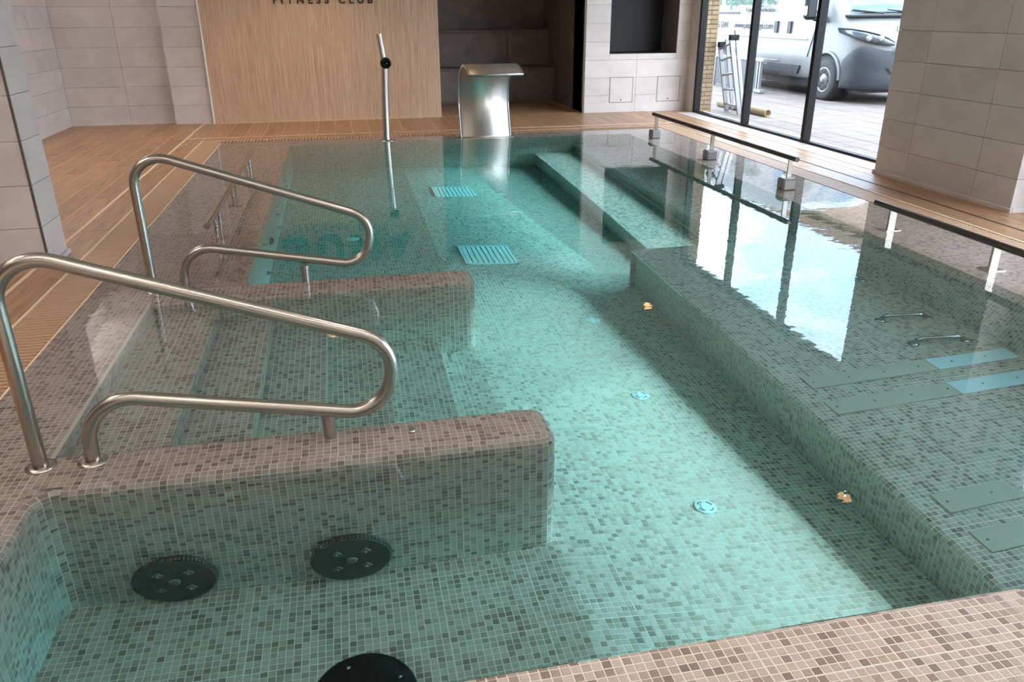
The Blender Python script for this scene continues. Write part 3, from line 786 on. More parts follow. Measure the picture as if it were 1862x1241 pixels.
def low_rail(x, y0, y1, z, posts, kind, label):
    g = empty('grab_rail', (x, (y0+y1)/2, 0)); tag(g, label, 'grab rail', 'low steel grab rails on the coping')
    mb = MB(); mb.tube([(x, y0, z), (x, y1, z)], .0195, 16); mb.build('rail_tube', M['darksteel'] if kind != 'twin' else M['steel'], g)
    for py in posts:
        if kind == 'block':
            mb = MB(); mb.bbox(x-.008, x+.03, py-.006, py+.006, .085, z-.012, b=.002); p_ = mb.build('post', M['steel'], g)
            mb = MB(); mb.bbox(x-.055, x+.055, py-.055, py+.055, -.003, .088, b=.012); mb.build('base_block', M['block'], p_)
        elif kind == 'plate':
            mb = MB(); mb.bbox(x-.02, x+.032, py-.008, py+.008, 0, z-.012, b=.002); p_ = mb.build('post', M['steel'], g)
            mb = MB(); mb.bbox(x-.055, x+.055, py-.045, py+.045, -.003, .005, b=.002); mb.build('base_plate', M['steel'], p_)
        else:
            for dx in (-.022, .006):
                mb = MB(); mb.bbox(x+dx, x+dx+.014, py-.008, py+.008, -.003, z-.012, b=.002); p_ = mb.build('post', M['steel'], g)
            mb = MB(); mb.lathe([(.007, 0), (.007, .008)], (x-.008, py-.008, z*.45), (0, -1, 0), 10); mb.build('bolt', M['chrome'], g)
            mb = MB(); mb.bbox(x-.05, x+.05, py-.035, py+.035, -.003, .004, b=.001); mb.build('base_plate', M['steel'], g)
low_rail(3.37, 5.46, 8.44, .246, (8.36, 6.95, 5.57), 'block', 'low grab rail on block feet in front of the window')
low_rail(3.365, 2.0, 4.46, .14, (4.29, 3.43, 2.5), 'plate', 'low grab rail on flat base plates in front of the right pier')
low_rail(-.82, 4.68, 7.35, .165, (5.06, 5.95, 7.0), 'twin', 'low grab rail on paired flat posts along the left coping')

# ------------------------------------------------------------------ water spout (curved sheet) and jet pipe
sp = empty('water_spout', (1.555, 8.87, 0)); tag(sp, 'curved brushed steel waterfall spout at the far pool edge', 'water spout')
pf = [(8.84, -.002), (8.88, .08), (8.93, .2), (8.965, .33), (8.965, .45), (8.93, .57), (8.85, .67), (8.73, .745), (8.58, .782), (8.42, .778), (8.29, .75), (8.19, .705)]
def smooth_poly(p, n=4):
    out = []
    for i in range(len(p)-1):
        a, b, c, d = p[max(i-1, 0)], p[i], p[i+1], p[min(i+2, len(p)-1)]
        for k in range(n):
            t = k/n; out.append(tuple(.5*((2*b[j])+(-a[j]+c[j])*t+(2*a[j]-5*b[j]+4*c[j]-d[j])*t*t+(-a[j]+3*b[j]-3*c[j]+d[j])*t**3) for j in (0, 1)))
    return out+[p[-1]]
pf = smooth_poly(pf)
def sheet(x0, x1, th):
    mb = MB(); n = len(pf); vs = []
    for i, (y, z) in enumerate(pf):
        a, b = pf[max(i-1, 0)], pf[min(i+1, n-1)]; t = Vector((b[0]-a[0], b[1]-a[1])).normalized(); nn = Vector((t.y, -t.x))
        for s_ in (-1, 1):
            for x in (x0, x1): vs.append((x, y+nn.x*th/2*s_, z+nn.y*th/2*s_))
    fs = []
    for i in range(n-1):
        a, b = i*4, (i+1)*4
        fs += [(a, a+1, b+1, b), (a+2, b+2, b+3, a+3), (a, b, b+2, a+2), (a+1, a+3, b+3, b+1)]
    fs += [(0, 2, 3, 1), (4*n-4, 4*n-3, 4*n-1, 4*n-2)]
    mb.add(vs, fs, True); return mb
o = fix_normals(sheet(1.275, 1.835, .024).build('spout_sheet', M['satin'], sp))
for x in (1.272, 1.832):
    fix_normals(sheet(x, x+.006, .03).build('edge_strip', M['chrome'], sp))
mb = MB(); mb.bbox(1.25, 1.86, 8.80, 8.885, -.004, .004, b=.001); mb.build('base_plate', M['steel'], sp)

jp = empty('jet_pipe', (.45, 8.87, 0)); tag(jp, 'tall steel water jet pipe with black nozzle at the far pool edge', 'water jet')
mb = MB(); mb.tube([(.45, 8.87, -.003), (.46, 8.87, .4), (.478, 8.87, .80)], .037, 18); mb.build('pipe', M['steel'], jp)
mb = MB(); mb.tube([(.478, 8.87, .80), (.458, 8.885, .95), (.44, 8.90, 1.09)], .03, 18); mb.build('upper_pipe', M['steel'], jp)
mb = MB(); mb.lathe([(.04, 0), (.056, .01), (.056, .055), (.044, .07), (.03, .072), (.026, .06)], (.485, 8.85, .81), (.15, -1, -.1), 24); nz_ = mb.build('nozzle', M['black'], jp)
mb = MB(); mb.lathe([(.012, 0), (.012, .075)], (.485, 8.85, .81), (.15, -1, -.1), 12); mb.build('nozzle_tip', M['darksteel'], nz_)
mb = MB(); mb.lathe([(.09, -.003), (.09, .003), (.06, .012), (.04, .014)], (.45, 8.87, 0), n=28); mb.build('base_flange', M['steel'], jp)

# ------------------------------------------------------------------ underwater fittings
def fill_strip(x, y0, y1, z, energy, label, spread=72, tilt=20):
    # invented strip added to brighten the pool floor, hidden below an overhanging edge
    g = empty('light_strip', (x, (y0+y1)/2, z)); tag(g, label, 'light strip', 'underwater light strips below the bench edges')
    mb = MB(); mb.bbox(x, x+.012, y0, y1, z-.012, z+.012, b=.002); mb.build('strip_housing', M['darksteel'], g)
    mb = MB(); mb.bbox(x-.002, x, y0+.01, y1-.01, z-.007, z+.007, b=.0008); mb.build('diffuser', M['white'], g)
    l = bpy.data.lights.new('strip_light', 'AREA'); l.shape = 'RECTANGLE'; l.size = .014; l.size_y = y1-y0-.02; l.energy = energy*S*S; l.color = (.80, .97, 1); l.spread = math.radians(spread)
    o = bpy.data.objects.new('strip_light', l); COL.objects.link(o); o.parent = g; o.matrix_parent_inverse = Matrix.Translation(-g.location)
    o.matrix_basis = Matrix.Translation((x-.004, (y0+y1)/2, z)) @ Matrix.Rotation(math.radians(90-tilt), 4, 'Y')
fill_strip(1.82, 1.27, 4.70, ZB-.055, 25, 'thin light strip under the nosing of the submerged bench')
fill_strip(2.095, 4.95, 8.6, -1.03, 17, 'thin light strip under the lower ledge of the deep basin', 84, 34)
fill_strip(2.565, 4.95, 8.6, -.65, 13, 'thin light strip under the upper ledge of the deep basin', 84, 34)
def wall_disc(x, y, z, r, label):
    g = empty('suction_disc', (x, y, z)); tag(g, label, 'drain cover', 'dark round covers on the near divider wall')
    mb = MB(); mb.lathe([(r*.9, 0), (r*.97, .012), (r, .02), (r, .034), (r*.97, .038)], (x, y, z), (0, -1, 0), 48, smooth=False); mb.build('cover_plate', M['disc'], g)
    teeth = MB()
    for k in range(64):
        w = 2*math.pi*k/64; teeth.box(-.0035, .0035, -.034, -.018, r-.003, r+.004, Matrix.Translation((x, y, z)) @ Matrix.Rotation(w, 4, 'Y'))
    teeth.build('toothed_rim', M['lug'], g)
    mb = MB(); mb.lathe([(.018, .036), (.018, .043), (.012, .045)], (x, y, z), (0, -1, 0), 16); mb.build('centre_cap', M['lug'], g)
    for k in range(4):
        w = math.pi/4+k*math.pi/2
        mb = MB(); mb.bbox(-.013, .013, -.041, -.036, r*.52-.013, r*.52+.013, b=.002, M=Matrix.Translation((x, y, z)) @ Matrix.Rotation(w, 4, 'Y')); p_ = mb.build('lug', M['lug'], g)
        mb = MB(); cx, cz = x+math.sin(w)*r*.52, z+math.cos(w)*r*.52; mb.lathe([(.004, .040), (.004, .044)], (cx, y, cz), (0, -1, 0), 8); mb.build('screw', M['chrome'], p_)
wall_disc(-.635, 2.168, -.60, .125, 'dark round cover on the near divider wall, closer to the left corner')
wall_disc(-.092, 2.168, -.60, .128, 'dark round cover in the middle of the near divider wall')
fd = empty('air_plate', (-.072, 1.60, -.70)); tag(fd, 'black perforated round air plate at the bottom edge, partly cut off', 'air plate')
mb = MB(); mb.lathe([(.13, -.022), (.142, -.012), (.142, 0), (.134, .006)], (-.072, 1.60, -.60), n=48); mb.build('plate', M['black'], fd)
mb = MB(); mb.lathe([(.06, -.10), (.06, -.02)], (-.072, 1.60, -.60), n=24); mb.build('pedestal', M['black'], fd)
holes = MB()
for rr, k in ((.035, 8), (.065, 14), (.095, 20), (.12, 28)):
    for i in range(k):
        w = 2*math.pi*i/k; holes.lathe([(.0022, 0), (.0022, .0006)], (-.072+rr*math.cos(w), 1.60+rr*math.sin(w), -.594), n=6)
ho = holes.build('perforation', M['rubber'], fd); ho['kind'] = 'stuff'
for w in (.4, 1.97, 3.5, 5.1):
    mb = MB(); mb.lathe([(.006, 0), (.006, .003)], (-.072+.105*math.cos(w), 1.60+.105*math.sin(w), -.594), n=12); mb.build('bolt', M['chrome'], fd)

def inlet(x, y, r, label):
    z = floor_z(y, x); ax = Vector((.18 if x > .6 else 0, .104, 1)).normalized()
    g = empty('floor_inlet', (x, y, z)); tag(g, label, 'floor inlet', 'white round inlets on the pool floor')
    mb = MB(); mb.lathe([(r, 0), (r, .004), (r*.9, .008)], (x, y, z), ax, 28); mb.build('flange', M['white'], g)
    for k in range(4):
        a0 = k*math.pi/2+.2; arc = [(x+r*.66*math.cos(a0+t*.9/5), y+r*.66*math.sin(a0+t*.9/5), floor_z(y+r*.66*math.sin(a0+t*.9/5), x+r*.66*math.cos(a0+t*.9/5))+.0075) for t in range(6)]
        mb = MB(); mb.tube(arc, .0028, 6); mb.build('slot', M['darksteel'], g)
    mb = MB(); mb.lathe([(r*.5, .006), (r*.5, .0095), (r*.4, .0105)], (x, y, z), ax, 24); mb.build('cap', M['white'], g)
inlet(1.24, 2.32, .045, 'white round floor inlet nearest the near coping')
inlet(1.315, 3.23, .045, 'middle white round floor inlet in the shallow part')
inlet(1.365, 4.18, .045, 'white round floor inlet beyond the far divider end')
inlet(1.44, 7.40, .05, 'small white round inlet in the deep basin beside the far floor grate')
inlet(-.003, 6.02, .05, 'small white round inlet in the deep basin behind the rear handrail')

def floor_grate(x0, x1, y0, y1, label):
    g = empty('floor_drain', ((x0+x1)/2, (y0+y1)/2, floor_z((y0+y1)/2, (x0+x1)/2))); tag(g, label, 'drain grate', 'pale square grates on the deep floor')
    sh = Matrix(((1, 0, 0, 0), (0, 1, 0, 0), (-.18, -.104, 1, floor_z(0)+.18*.6), (0, 0, 0, 1)))
    mb = MB()
    for b in ((x0, x1, y0, y0+.018), (x0, x1, y1-.018, y1), (x0, x0+.018, y0, y1), (x1-.018, x1, y0, y1)): mb.box(b[0], b[1], b[2], b[3], 0, .016, sh)
    mb.build('grate_frame', M['white'], g)
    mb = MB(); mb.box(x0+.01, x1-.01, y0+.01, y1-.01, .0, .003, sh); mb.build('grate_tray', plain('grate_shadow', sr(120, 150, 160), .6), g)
    n = 9; w = (x1-x0-.036)/n
    for i in range(n):
        mb = MB(); mb.box(x0+.018+i*w+.004, x0+.018+(i+1)*w-.004, y0+.016, y1-.016, .002, .013, sh); mb.build('slat', M['white'], g)
floor_grate(.795, 1.185, 7.30, 7.73, 'pale slatted floor grate further away in the deep basin')
floor_grate(.765, 1.145, 5.25, 5.69, 'pale slatted floor grate nearer the divider walls')

def wall_jet(y, z, lab):
    g = empty('wall_jet', (-.57, y, z)); tag(g, lab, 'jet nozzle', 'chrome jets on the left basin wall')
    mb = MB(); mb.lathe([(.03, 0), (.03, .006), (.02, .012)], (-.57, y, z), (1, 0, 0), 16); mb.build('flange', M['chrome'], g)
    mb = MB(); mb.lathe([(.014, .008), (.017, .02), (.010, .026)], (-.57, y, z), (1, 0, 0), 12); mb.build('nozzle', M['chrome'], g)
for (y, zs, wh) in ((7.38, (-.52, -.74, -1.12), 'in the farthest column on the left basin wall'), (6.25, (-.38, -.61, -.97), 'in the middle column on the left basin wall'), (5.1, (-.27, -.53, -.85), 'in the nearest column on the left basin wall')):
    for z, lv in zip(zs, ('top', 'middle', 'lowest')): wall_jet(y, z, lv+' small chrome jet '+wh)
sl = empty('pool_lamp', (-.57, 5.55, -.62)); tag(sl, 'dark round underwater lamp on the left basin wall', 'pool lamp')
mb = MB(); mb.lathe([(.07, 0), (.07, .01), (.055, .018)], (-.57, 5.55, -.62), (1, 0, 0), 24); mb.build('bezel', M['darksteel'], sl)
mb = MB(); mb.lathe([(.054, .012), (.05, .02), (.02, .026)], (-.57, 5.55, -.62), (1, 0, 0), 24); mb.build('lens', M['vanglass'], sl)

def bench_handle(x0, x1, y, label):
    g = empty('grab_bar', ((x0+x1)/2, y, ZB)); tag(g, label, 'grab bar', 'arched steel handles on the submerged bench')
    pts = bend([(x0, y, ZB+.004), (x0+.03, y, ZB+.062), (x1-.03, y-.03, ZB+.062), (x1, y-.03, ZB+.004)], [.035, .035], 8)
    mb = MB(); mb.tube(pts, .0155, 14); mb.build('grip', M['chrome'], g)
    for (x, yy) in ((x0, y), (x1, y-.03)):
        mb = MB(); mb.lathe([(.028, 0), (.028, .005), (.016, .010)], (x, yy, ZB), n=20); mb.build('flange', M['chrome'], g)
bench_handle(2.65, 2.91, 3.32, 'middle arched steel handle on the submerged bench')
bench_handle(2.63, 2.90, 3.03, 'nearest arched steel handle on the submerged bench')
bench_handle(2.66, 2.92, 3.90, 'farthest arched steel handle on the submerged bench, half lost in the sky reflection')
def air_strip(x0, x1, xm, y0, y1, skew, label, grp):
    g = empty('bench_plate', ((x0+x1)/2, (y0+y1)/2, ZB)); tag(g, label, 'air plate', grp)
    sk = Matrix(((1, 0, 0, 0), (skew, 1, 0, -skew*x0), (0, 0, 1, ZB), (0, 0, 0, 1)))
    mb = MB(); mb.bbox(x0, xm, y0, y1, .001, .008, b=.002, M=sk); mb.build('plate', M['film_grey'], g)
    if x1 > xm+.01:
        mb = MB(); mb.bbox(xm+.003, x1, y0, y1, .001, .008, b=.002, M=sk); mb.build('blue_plate', M['film_blue'], g)
    for px in np.arange(x0+.03, x1, .18):
        mb = MB(); mb.lathe([(.005, 0), (.005, .003)], sk @ Vector((px, (y0+y1)/2, .008)), n=10); mb.build('screw', M['chrome'], g)
air_strip(1.92, 3.0, 2.56, 2.74, 2.845, .03, 'long grey plate with a blue end on the bench, nearer the handles', 'long plates across the bench')
air_strip(1.90, 3.0, 2.50, 2.52, 2.63, .03, 'long grey plate with a blue end on the bench, farther from the handles', 'long plates across the bench')
air_strip(1.90, 2.20, 2.20, 1.86, 1.965, .03, 'short grey plate on the bench beside the window reflection', 'short plates at the bench edge')
air_strip(1.89, 2.20, 2.20, 1.66, 1.765, .03, 'short grey plate on the bench closest to the near coping', 'short plates at the bench edge')

bb = MB(); bb.lathe([(.0, .008), (.009, .007), (.016, .0035), (.018, 0)][::-1], (.141, 2.335, ZT+.001), n=20)
bo = bb.build('steel_button', M['chrome']); tag(bo, 'small round steel button on top of the near divider wall', 'button')

# ------------------------------------------------------------------ outside
mb = MB(); mb.box(4.836, 40, -12, 60, -.2, -.03)
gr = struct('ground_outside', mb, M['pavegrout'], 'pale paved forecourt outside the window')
PV = MB(); PV.bbox(-.5, .5, -.5, .5, -.5, .5, b=.01); PVM = PV.mesh('paving_slab', M['pave'])
pw = .34
for i in range(10):
    for j in range(29):
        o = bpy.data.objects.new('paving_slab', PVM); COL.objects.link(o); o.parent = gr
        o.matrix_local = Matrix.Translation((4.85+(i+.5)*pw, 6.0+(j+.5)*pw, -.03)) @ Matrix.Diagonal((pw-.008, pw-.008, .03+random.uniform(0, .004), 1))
# brick pillar
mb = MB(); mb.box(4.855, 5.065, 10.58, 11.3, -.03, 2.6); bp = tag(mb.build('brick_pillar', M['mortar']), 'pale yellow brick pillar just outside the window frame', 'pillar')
BM = MB(); BM.bbox(-.5, .5, -.5, .5, -.5, .5, b=.02); BMM = BM.mesh('brick', M['brick'])
bh = .058
for k in range(38):
    z = -.03+k*bh
    for a, b in (((4.85, 5.07),) if k % 2 else ((4.85, 4.957), (4.963, 5.07))):
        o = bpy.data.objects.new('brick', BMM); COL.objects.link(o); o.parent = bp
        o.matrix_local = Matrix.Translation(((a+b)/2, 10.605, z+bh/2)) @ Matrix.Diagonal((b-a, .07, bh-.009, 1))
# opposite building
ob = empty('building', (24, 25, 0)); tag(ob, 'beige rendered building across the yard, seen mirrored in the water', 'building')
mb = MB(); mb.box(19, 27, 16, 44, -.1, 6.6); mb.build('facade_wall', M['facade'], ob)
mb = MB(); mb.prism([(16.0, 0), (44, 0), (44, .5), (16, .5)], lambda u, v, d: (d, u, 6.6+v), 18.6, 27.2); mb.build('roof_band', M['roof'], ob)
for i in range(6):
    mb = MB(); mb.box(18.95, 19.0, 18+i*4.2, 19.8+i*4.2, 3.2, 5.0); p_ = mb.build('window', M['white'], ob)
    mb = MB(); mb.box(18.93, 18.96, 18.1+i*4.2, 19.7+i*4.2, 3.3, 4.9); mb.build('pane', M['vanglass'], p_)

# ladder
la = empty('ladder', (5.3, 10.4, -.015)); tag(la, 'folded aluminium ladder leaning outside the window', 'ladder')
L0, L1 = Vector((5.33, 10.60, -.015)), Vector((5.10, 10.52, .86)); R0, R1 = Vector((5.30, 10.16, -.015)), Vector((5.06, 10.13, .96))
def bar(mb, a, b, w, d):
    a, b = Vector(a), Vector(b); z = (b-a); L = z.length; z.normalize(); x = Vector((0, 1, 0)); x = (x-z*x.dot(z)).normalized(); y = z.cross(x)
    m = Matrix((x, y, z)).transposed().to_4x4(); m.translation = a; return mb.bbox(-w/2, w/2, -d/2, d/2, 0, L, b=.004, M=m)
for a, b in ((L0, L1), (R0, R1)):
    mb = MB(); bar(mb, a, b, .03, .06); mb.build('stile', M['alu'], la)
off = Vector((.07, 0, .03))
for a, b in ((L0+off+Vector((0, -.03, 0)), L1+off+Vector((0, -.03, .06))), (R0+off+Vector((0, .03, 0)), R1+off+Vector((0, .03, .08)))):
    mb = MB(); bar(mb, a, b, .026, .05); mb.build('stile', M['alu'], la)
for t in (.12, .34, .56, .78, .95):
    mb = MB(); mb.tube([L0.lerp(L1, t), R0.lerp(R1, t)], .014, 10); mb.build('rung', M['alu'], la)
for p in (R1, L1):
    mb = MB(); mb.bbox(p.x-.03, p.x+.10, p.y-.03, p.y+.03, p.z-.02, p.z+.05, b=.008); mb.build('end_cap', M['black'], la)
# tube on the ground
mb = MB(); mb.lathe([(.046, 0), (.05, .002), (.05, 1.37), (.046, 1.372), (.042, 1.372), (.040, 1.30)], (5.50, 11.2, .036), (.03, -1, 0), 24)
tag(fix_normals(mb.build('cardboard_tube', M['card'])), 'pale cardboard tube lying on the paving beside the ladder', 'tube')
# grey framed panel beside the van
gp = empty('framed_panel', (7.0, 13.2, -.015)); tag(gp, 'grey panel in an aluminium frame standing beside the van', 'panel')
mb = MB(); mb.bbox(7.02, 7.05, 12.98, 14.6, .03, .50, b=.004); mb.build('panel_sheet', M['greypanel'], gp)
for y in (12.95, 12.87, 14.6):
    mb = MB(); mb.bbox(7.0, 7.05, y-.02, y+.02, -.015, .56, b=.006); mb.build('frame_post', M['alu'], gp)
mb = MB(); mb.bbox(7.0, 7.05, 12.95, 14.6, .50, .545, b=.005); mb.build('top_rail', M['alu'], gp)
for z in (.0, .5):
    mb = MB(); mb.bbox(6.98, 7.07, 12.74, 12.98, z, z+.05, b=.006); mb.build('frame_arm', M['alu'], gp)

# ------------------------------------------------------------------ van
VX = 8.30
van = empty('delivery_van', (VX, 13, -.015)); tag(van, 'white delivery van with green lettering and dark grey bumper parked outside', 'van')
def section(y, zb, zt, wb, wt):
    zs = [zb, zb, zb+.05, zb+(zt-zb)*.30, zb+(zt-zb)*.52, zb+(zt-zb)*.80, zt-.05, zt-.01, zt]
    belt = wt+(wb-wt)*.55
    ws = [0, wb-.05, wb-.005, wb, wb-.004, belt if wt < wb-.03 else wb-.012, wt-.01, wt-.07, 0]
    half = list(zip(ws, zs))
    ring = [(VX-w_, y, z) for w_, z in half]+[(VX+w_, y, z) for w_, z in half[-2:0:-1]]
    return ring
ST = [(10.66, .30, .84, .30, .22), (10.71, .28, .90, .50, .42), (10.82, .26, .97, .68, .60), (10.98, .25, 1.04, .79, .72), (11.2, .24, 1.11, .845, .79), (11.42, .24, 1.18, .85, .80),
      (11.46, .24, 1.22, .85, .80), (11.8, .24, 1.54, .85, .78), (12.15, .24, 1.85, .85, .76), (12.42, .24, 2.02, .85, .76), (12.9, .24, 2.10, .85, .77), (14.2, .24, 2.12, .85, .78), (15.95, .24, 2.12, .85, .78), (16.05, .28, 2.06, .82, .74)]
rings = [section(*s_) for s_ in ST]; n = len(rings[0])
mb = MB(); vs = [p for r_ in rings for p in r_]; fs = []
for i in range(len(rings)-1):
    for k in range(n): fs.append((i*n+k, i*n+(k+1) % n, (i+1)*n+(k+1) % n, (i+1)*n+k))
fs += [tuple(range(n)), tuple((len(rings)-1)*n+k for k in range(n))]
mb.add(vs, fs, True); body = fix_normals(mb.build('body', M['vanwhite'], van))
md = body.modifiers.new('s', 'SUBSURF'); md.levels = 2; md.render_levels = 2
def nose(x, pad=0):
    # plan curve of the front: y for a given distance from the centre line
    d = abs(x-VX); tb = [(0, 10.64), (.30, 10.66), (.5, 10.71), (.68, 10.82), (.79, 10.98), (.845, 11.2), (.86, 11.4)]
    for (a, ya), (b, yb) in zip(tb[:-1], tb[1:]):
        if d <= b: return ya+(yb-ya)*(d-a)/(b-a)-pad
    return 11.4
# bumper shell following the nose
ang = [(-.868, 11.22), (-.862, 11.10), (-.845, 10.99), (-.80, 10.88), (-.70, 10.77), (-.52, 10.66), (-.30, 10.61), (0, 10.585)]
ang = ang+[(-x, y) for x, y in ang[-2::-1]]
rows = [(.19, .05), (.23, .015), (.40, 0), (.50, .012), (.60, 0), (.74, .015), (.80, .035)]
def btop(x):
    a = abs(x)
    return .60 if a > .865 else .68 if a > .86 else .77 if a > .84 else .84 if a > .75 else .80 if a > .6 else .75
G = np.array([[(VX+x*(1-d*.5), y+d, (.19+(z-.19)*(btop(x)-.19)/.61)) for (z, d) in rows] for x, y in ang])
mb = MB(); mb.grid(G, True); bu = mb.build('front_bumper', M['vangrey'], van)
md = bu.modifiers.new('s', 'SOLIDIFY'); md.thickness = .02; md = bu.modifiers.new('b', 'SUBSURF'); md.levels = 1; md.render_levels = 1
for sgn in (-1, 1):
    mb = MB(); pts_ = [(VX+sgn*x, nose(VX+x)-.052, z) for x, z in ((.62, .56), (.45, .50), (.40, .42), (.60, .44))]
    mb.add(pts_+[(x, y+.03, z) for x, y, z in pts_], [(0, 1, 2, 3), (7, 6, 5, 4), (0, 4, 5, 1), (1, 5, 6, 2), (2, 6, 7, 3), (3, 7, 4, 0)]); fix_normals(mb.build('fog_recess', M['rubber'], bu))
# headlamps wrapping the corner
for sgn in (-1, 1):
    up = [(.862, 1.045), (.82, 1.035), (.74, 1.01), (.62, .97), (.50, .915), (.42, .86)]; lo = [(.858, .99), (.82, .93), (.74, .885), (.62, .85), (.50, .83), (.42, .83)]
    vs = []; 
    for (xu, zu), (xl, zl) in zip(up, lo):
        for t in range(4):
            x = xu+(xl-xu)*t/3; z = zu+(zl-zu)*t/3; vs.append((VX+sgn*x, nose(VX+x)-.03+(z-.9)*.25+.012*abs(t-1.5), z))
    fs = [(i*4+t, i*4+t+1, (i+1)*4+t+1, (i+1)*4+t) for i in range(5) for t in range(3)]
    mb = MB(); mb.add(vs, fs, True); h_ = mb.build('headlamp', M['lampglass'], van); md = h_.modifiers.new('s', 'SOLIDIFY'); md.thickness = .02
    loop = [vs[i*4] for i in range(6)]+[vs[i*4+3] for i in range(5, -1, -1)]
    mb = MB(); mb.tube(loop+[loop[0]], .011, 6, cap=False); mb.build('lamp_rim', M['rubber'], h_)
    for x in (.60, .72):
        mb = MB(); mb.lathe([(.045, 0), (.045, .012), (.02, .018)], (VX+sgn*x, nose(VX+x)-.035, .915), (-.4*-sgn, -1, .1), 16); mb.build('lamp_bowl', M['hub'], h_)
# grille strip, bonnet seam
mb = MB(); mb.prism([(-.40, .80), (.40, .80), (.36, .74), (-.36, .74)], lambda u, v, d: (VX+u, d, v), 10.585, 10.64); mb.build('grille', M['rubber'], van)
# windscreen
def wspt(t, s_):
    y = 11.50+(12.18-11.50)*t; z = 1.255+(1.875-1.255)*t; hw = .735-.06*t
    return (VX+s_*hw, y+.045*s_*s_-.02, z-.035*s_*s_+.012)
Gw = np.array([[wspt(t, s_) for s_ in np.linspace(-1, 1, 9)] for t in np.linspace(0, 1, 6)])
mb = MB(); mb.grid(Gw, True); o = mb.build('windscreen', M['vanglass'], van); md = o.modifiers.new('s', 'SOLIDIFY'); md.thickness = .02; md.offset = 0
mb = MB(); mb.bbox(VX-.74, VX+.74, 11.36, 11.50, 1.20, 1.235, b=.01); mb.build('scuttle', M['rubber'], van)
for x0, x1 in ((-.62, -.12), (-.02, .5)):
    mb = MB(); mb.tube([(VX+x0, 11.50, 1.30), (VX+(x0+x1)/2, 11.46, 1.275), (VX+x1, 11.44, 1.25)], .011, 8); mb.build('wiper', M['rubber'], van)
# door window, mirror
def sx(z): return VX-(.85-max(0, (z-1.15))*.09/.9)-.004
def side(poly, name, mat, d=.012, par=van):
    mb = MB(); m = len(poly)
    mb.add([(sx(z)-d, y, z) for y, z in poly]+[(sx(z)+.02, y, z) for y, z in poly], [tuple(range(m)), tuple(range(2*m-1, m-1, -1))]+[(i, m+i, m+(i+1) % m, (i+1) % m) for i in range(m)])
    return fix_normals(mb.build(name, mat, par))
side([(12.78, 1.30), (12.74, 1.22), (12.62, 1.19), (11.98, 1.19), (11.86, 1.24), (12.30, 1.74), (12.78, 1.76)], 'door_window', M['vanglass'])
side([(12.00, 1.12), (11.72, 1.12), (11.80, 1.20), (12.10, 1.30)], 'mirror_panel', M['rubber'], .02)
mb = MB(); mb.bbox(7.13, 7.33, 11.86, 11.98, 1.16, 1.50, b=.045); mr = mb.build('mirror', M['rubber'], van)
mb = MB(); mb.bbox(7.125, 7.16, 11.87, 11.97, 1.22, 1.36, b=.015); mb.build('indicator', M['white'], mr)
mb = MB(); mb.bbox(7.30, 7.47, 11.89, 11.96, 1.14, 1.22, b=.02); mb.build('mirror_arm', M['rubber'], mr)
# seams, handles, trims, letterings
for (y0, z0, y1, z1) in ((13.04, .27, 13.06, 1.9), (12.20, .60, 12.02, 1.12), (15.2, .27, 15.2, 1.95)):
    mb = MB(); mb.tube([(sx(z0)-.001, y0, z0), (sx(z1)-.001, y1, z1)], .006, 6); mb.build('door_seam', M['greypanel'], van)
for y in (13.26, 12.83):
    side([(y-.05, .94), (y+.05, .94), (y+.05, 1.13), (y-.05, 1.13)], 'door_handle', M['vangrey'], .02)
side([(12.42, .33), (13.42, .33), (13.42, .46), (12.36, .46)], 'sill_trim', M['vangrey'], .018)
side([(13.42, .33), (15.9, .33), (15.9, .42), (13.42, .42)], 'sill_trim', M['vangrey'], .018)
side([(14.68, 1.235), (15.9, 1.235), (15.9, 1.275), (14.68, 1.275)], 'slide_rail', M['vangrey'], .006)
mb = MB(); mb.tube([(7.447, 12.25, .86), (7.447, 15.9, .86)], .010, 8); mb.build('body_crease', M['vanwhite'], van)
mb = MB(); mb.tube([(7.447, 13.10, .50), (7.447, 15.9, .50)], .008, 8); mb.build('body_crease', M['vanwhite'], van)
xd, ud_ = (0, -1, 0), (0, 0, 1)
text('web_address', 'www.pepecargo.com', .15, xd, ud_, (7.437, 14.83, 1.0), M['greylet'], van, .002, 1.44)
text('phone_number', '5 041', .17, xd, ud_, (7.437, 15.55, .99), M['greylet'], van, .002, .46)
text('tagline', 'Alquiler de vehículos', .11, xd, ud_, (7.425, 14.42, 1.275), M['greylet'], van, .002, 1.06)
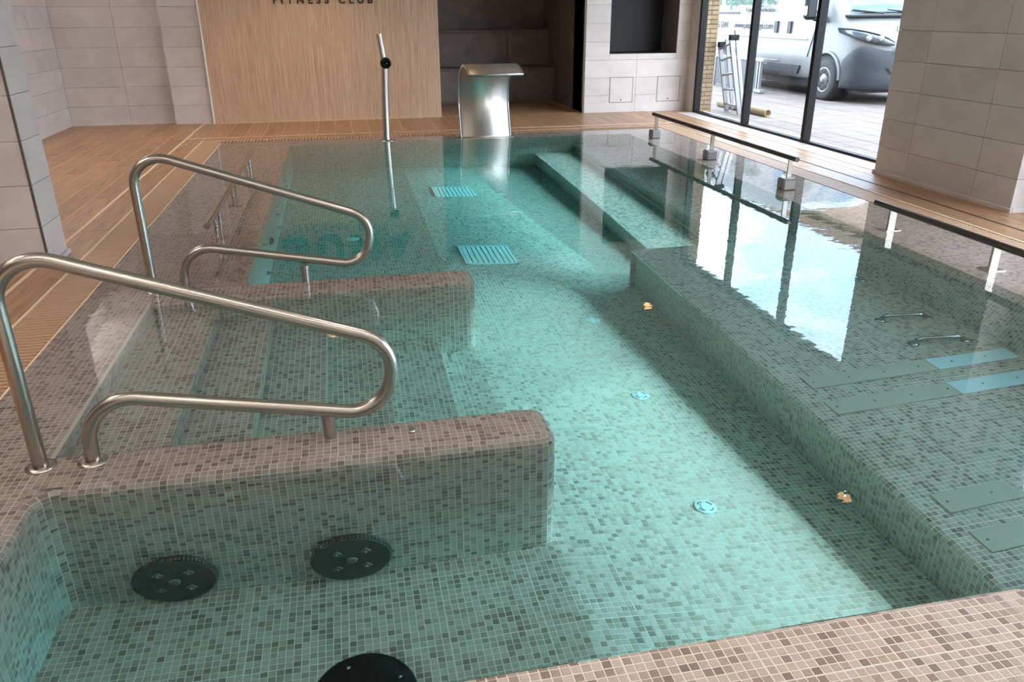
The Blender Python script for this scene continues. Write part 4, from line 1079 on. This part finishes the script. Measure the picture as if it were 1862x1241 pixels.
text('brand_lettering', 'PepeCargo', .38, xd, ud_, (7.41, 15.45, 1.40), M['vangreen'], van, .002, 2.05, .008)
text('bonnet_lettering', 'pepe', .13, (.93, -.36, 0), (0, .25, .97), (8.02, 10.86, 1.02), M['vangreen'], van, .002, .30)
# wheels
def wheel(y, x, sgn):
    mb = MB(); ax = (sgn, 0, 0); mb.lathe([(.19, -.02), (.27, -.005), (.295, -.03), (.305, -.06), (.305, -.17), (.29, -.2)], (x, y, .288), ax, 40); t_ = mb.build('tyre', M['tyre'], van)
    for k in range(5):
        mb = MB(); mb.lathe([(.3045, 0), (.3062, .004), (.3045, .008)], (x-sgn*(.065+k*.022), y, .288), (-sgn, 0, 0), 40); mb.build('tread_rib', M['rubber'], t_)
    mb = MB(); mb.lathe([(.195, -.03), (.19, -.012), (.165, -.018), (.15, -.035), (.09, -.02), (.055, -.005), (.05, .012), (.02, .018)], (x, y, .288), ax, 32); w_ = mb.build('wheel_rim', M['hub'], van)
    for k in range(8):
        a = 2*math.pi*k/8; mb = MB(); mb.lathe([(.018, 0), (.018, .012)], (x+sgn*(-.028), y+.125*math.cos(a), .288+.125*math.sin(a)), ax, 10); mb.build('rim_hole', M['rubber'], w_)
    mb = MB(); mb.lathe([(.362, -.25), (.362, 0)], (VX+sgn*.858, y, .31), ax, 40); mb.build('wheel_arch', M['rubber'], van)
for y in (11.62, 15.0):
    wheel(y, 7.41, -1); wheel(y, 9.19, 1)
for (y, ) in ((11.62,), (15.0,)):
    pts_ = [(7.437, y+.385*math.cos(a), .31+.385*math.sin(a)) for a in np.linspace(0, math.pi, 17)]
    mb = MB(); mb.tube(pts_, .022, 8); mb.build('arch_lip', M['vanwhite'], van)
mb = MB(); mb.box(VX-.72, VX+.72, 10.95, 15.9, .14, .26); mb.build('underbody', M['rubber'], van)

# ------------------------------------------------------------------ one uniform scale to metres
SM = Matrix.Scale(S, 4)
for o in list(SC.objects):
    if o.parent is None and o.type != 'CAMERA':
        o.matrix_basis = SM @ o.matrix_basis
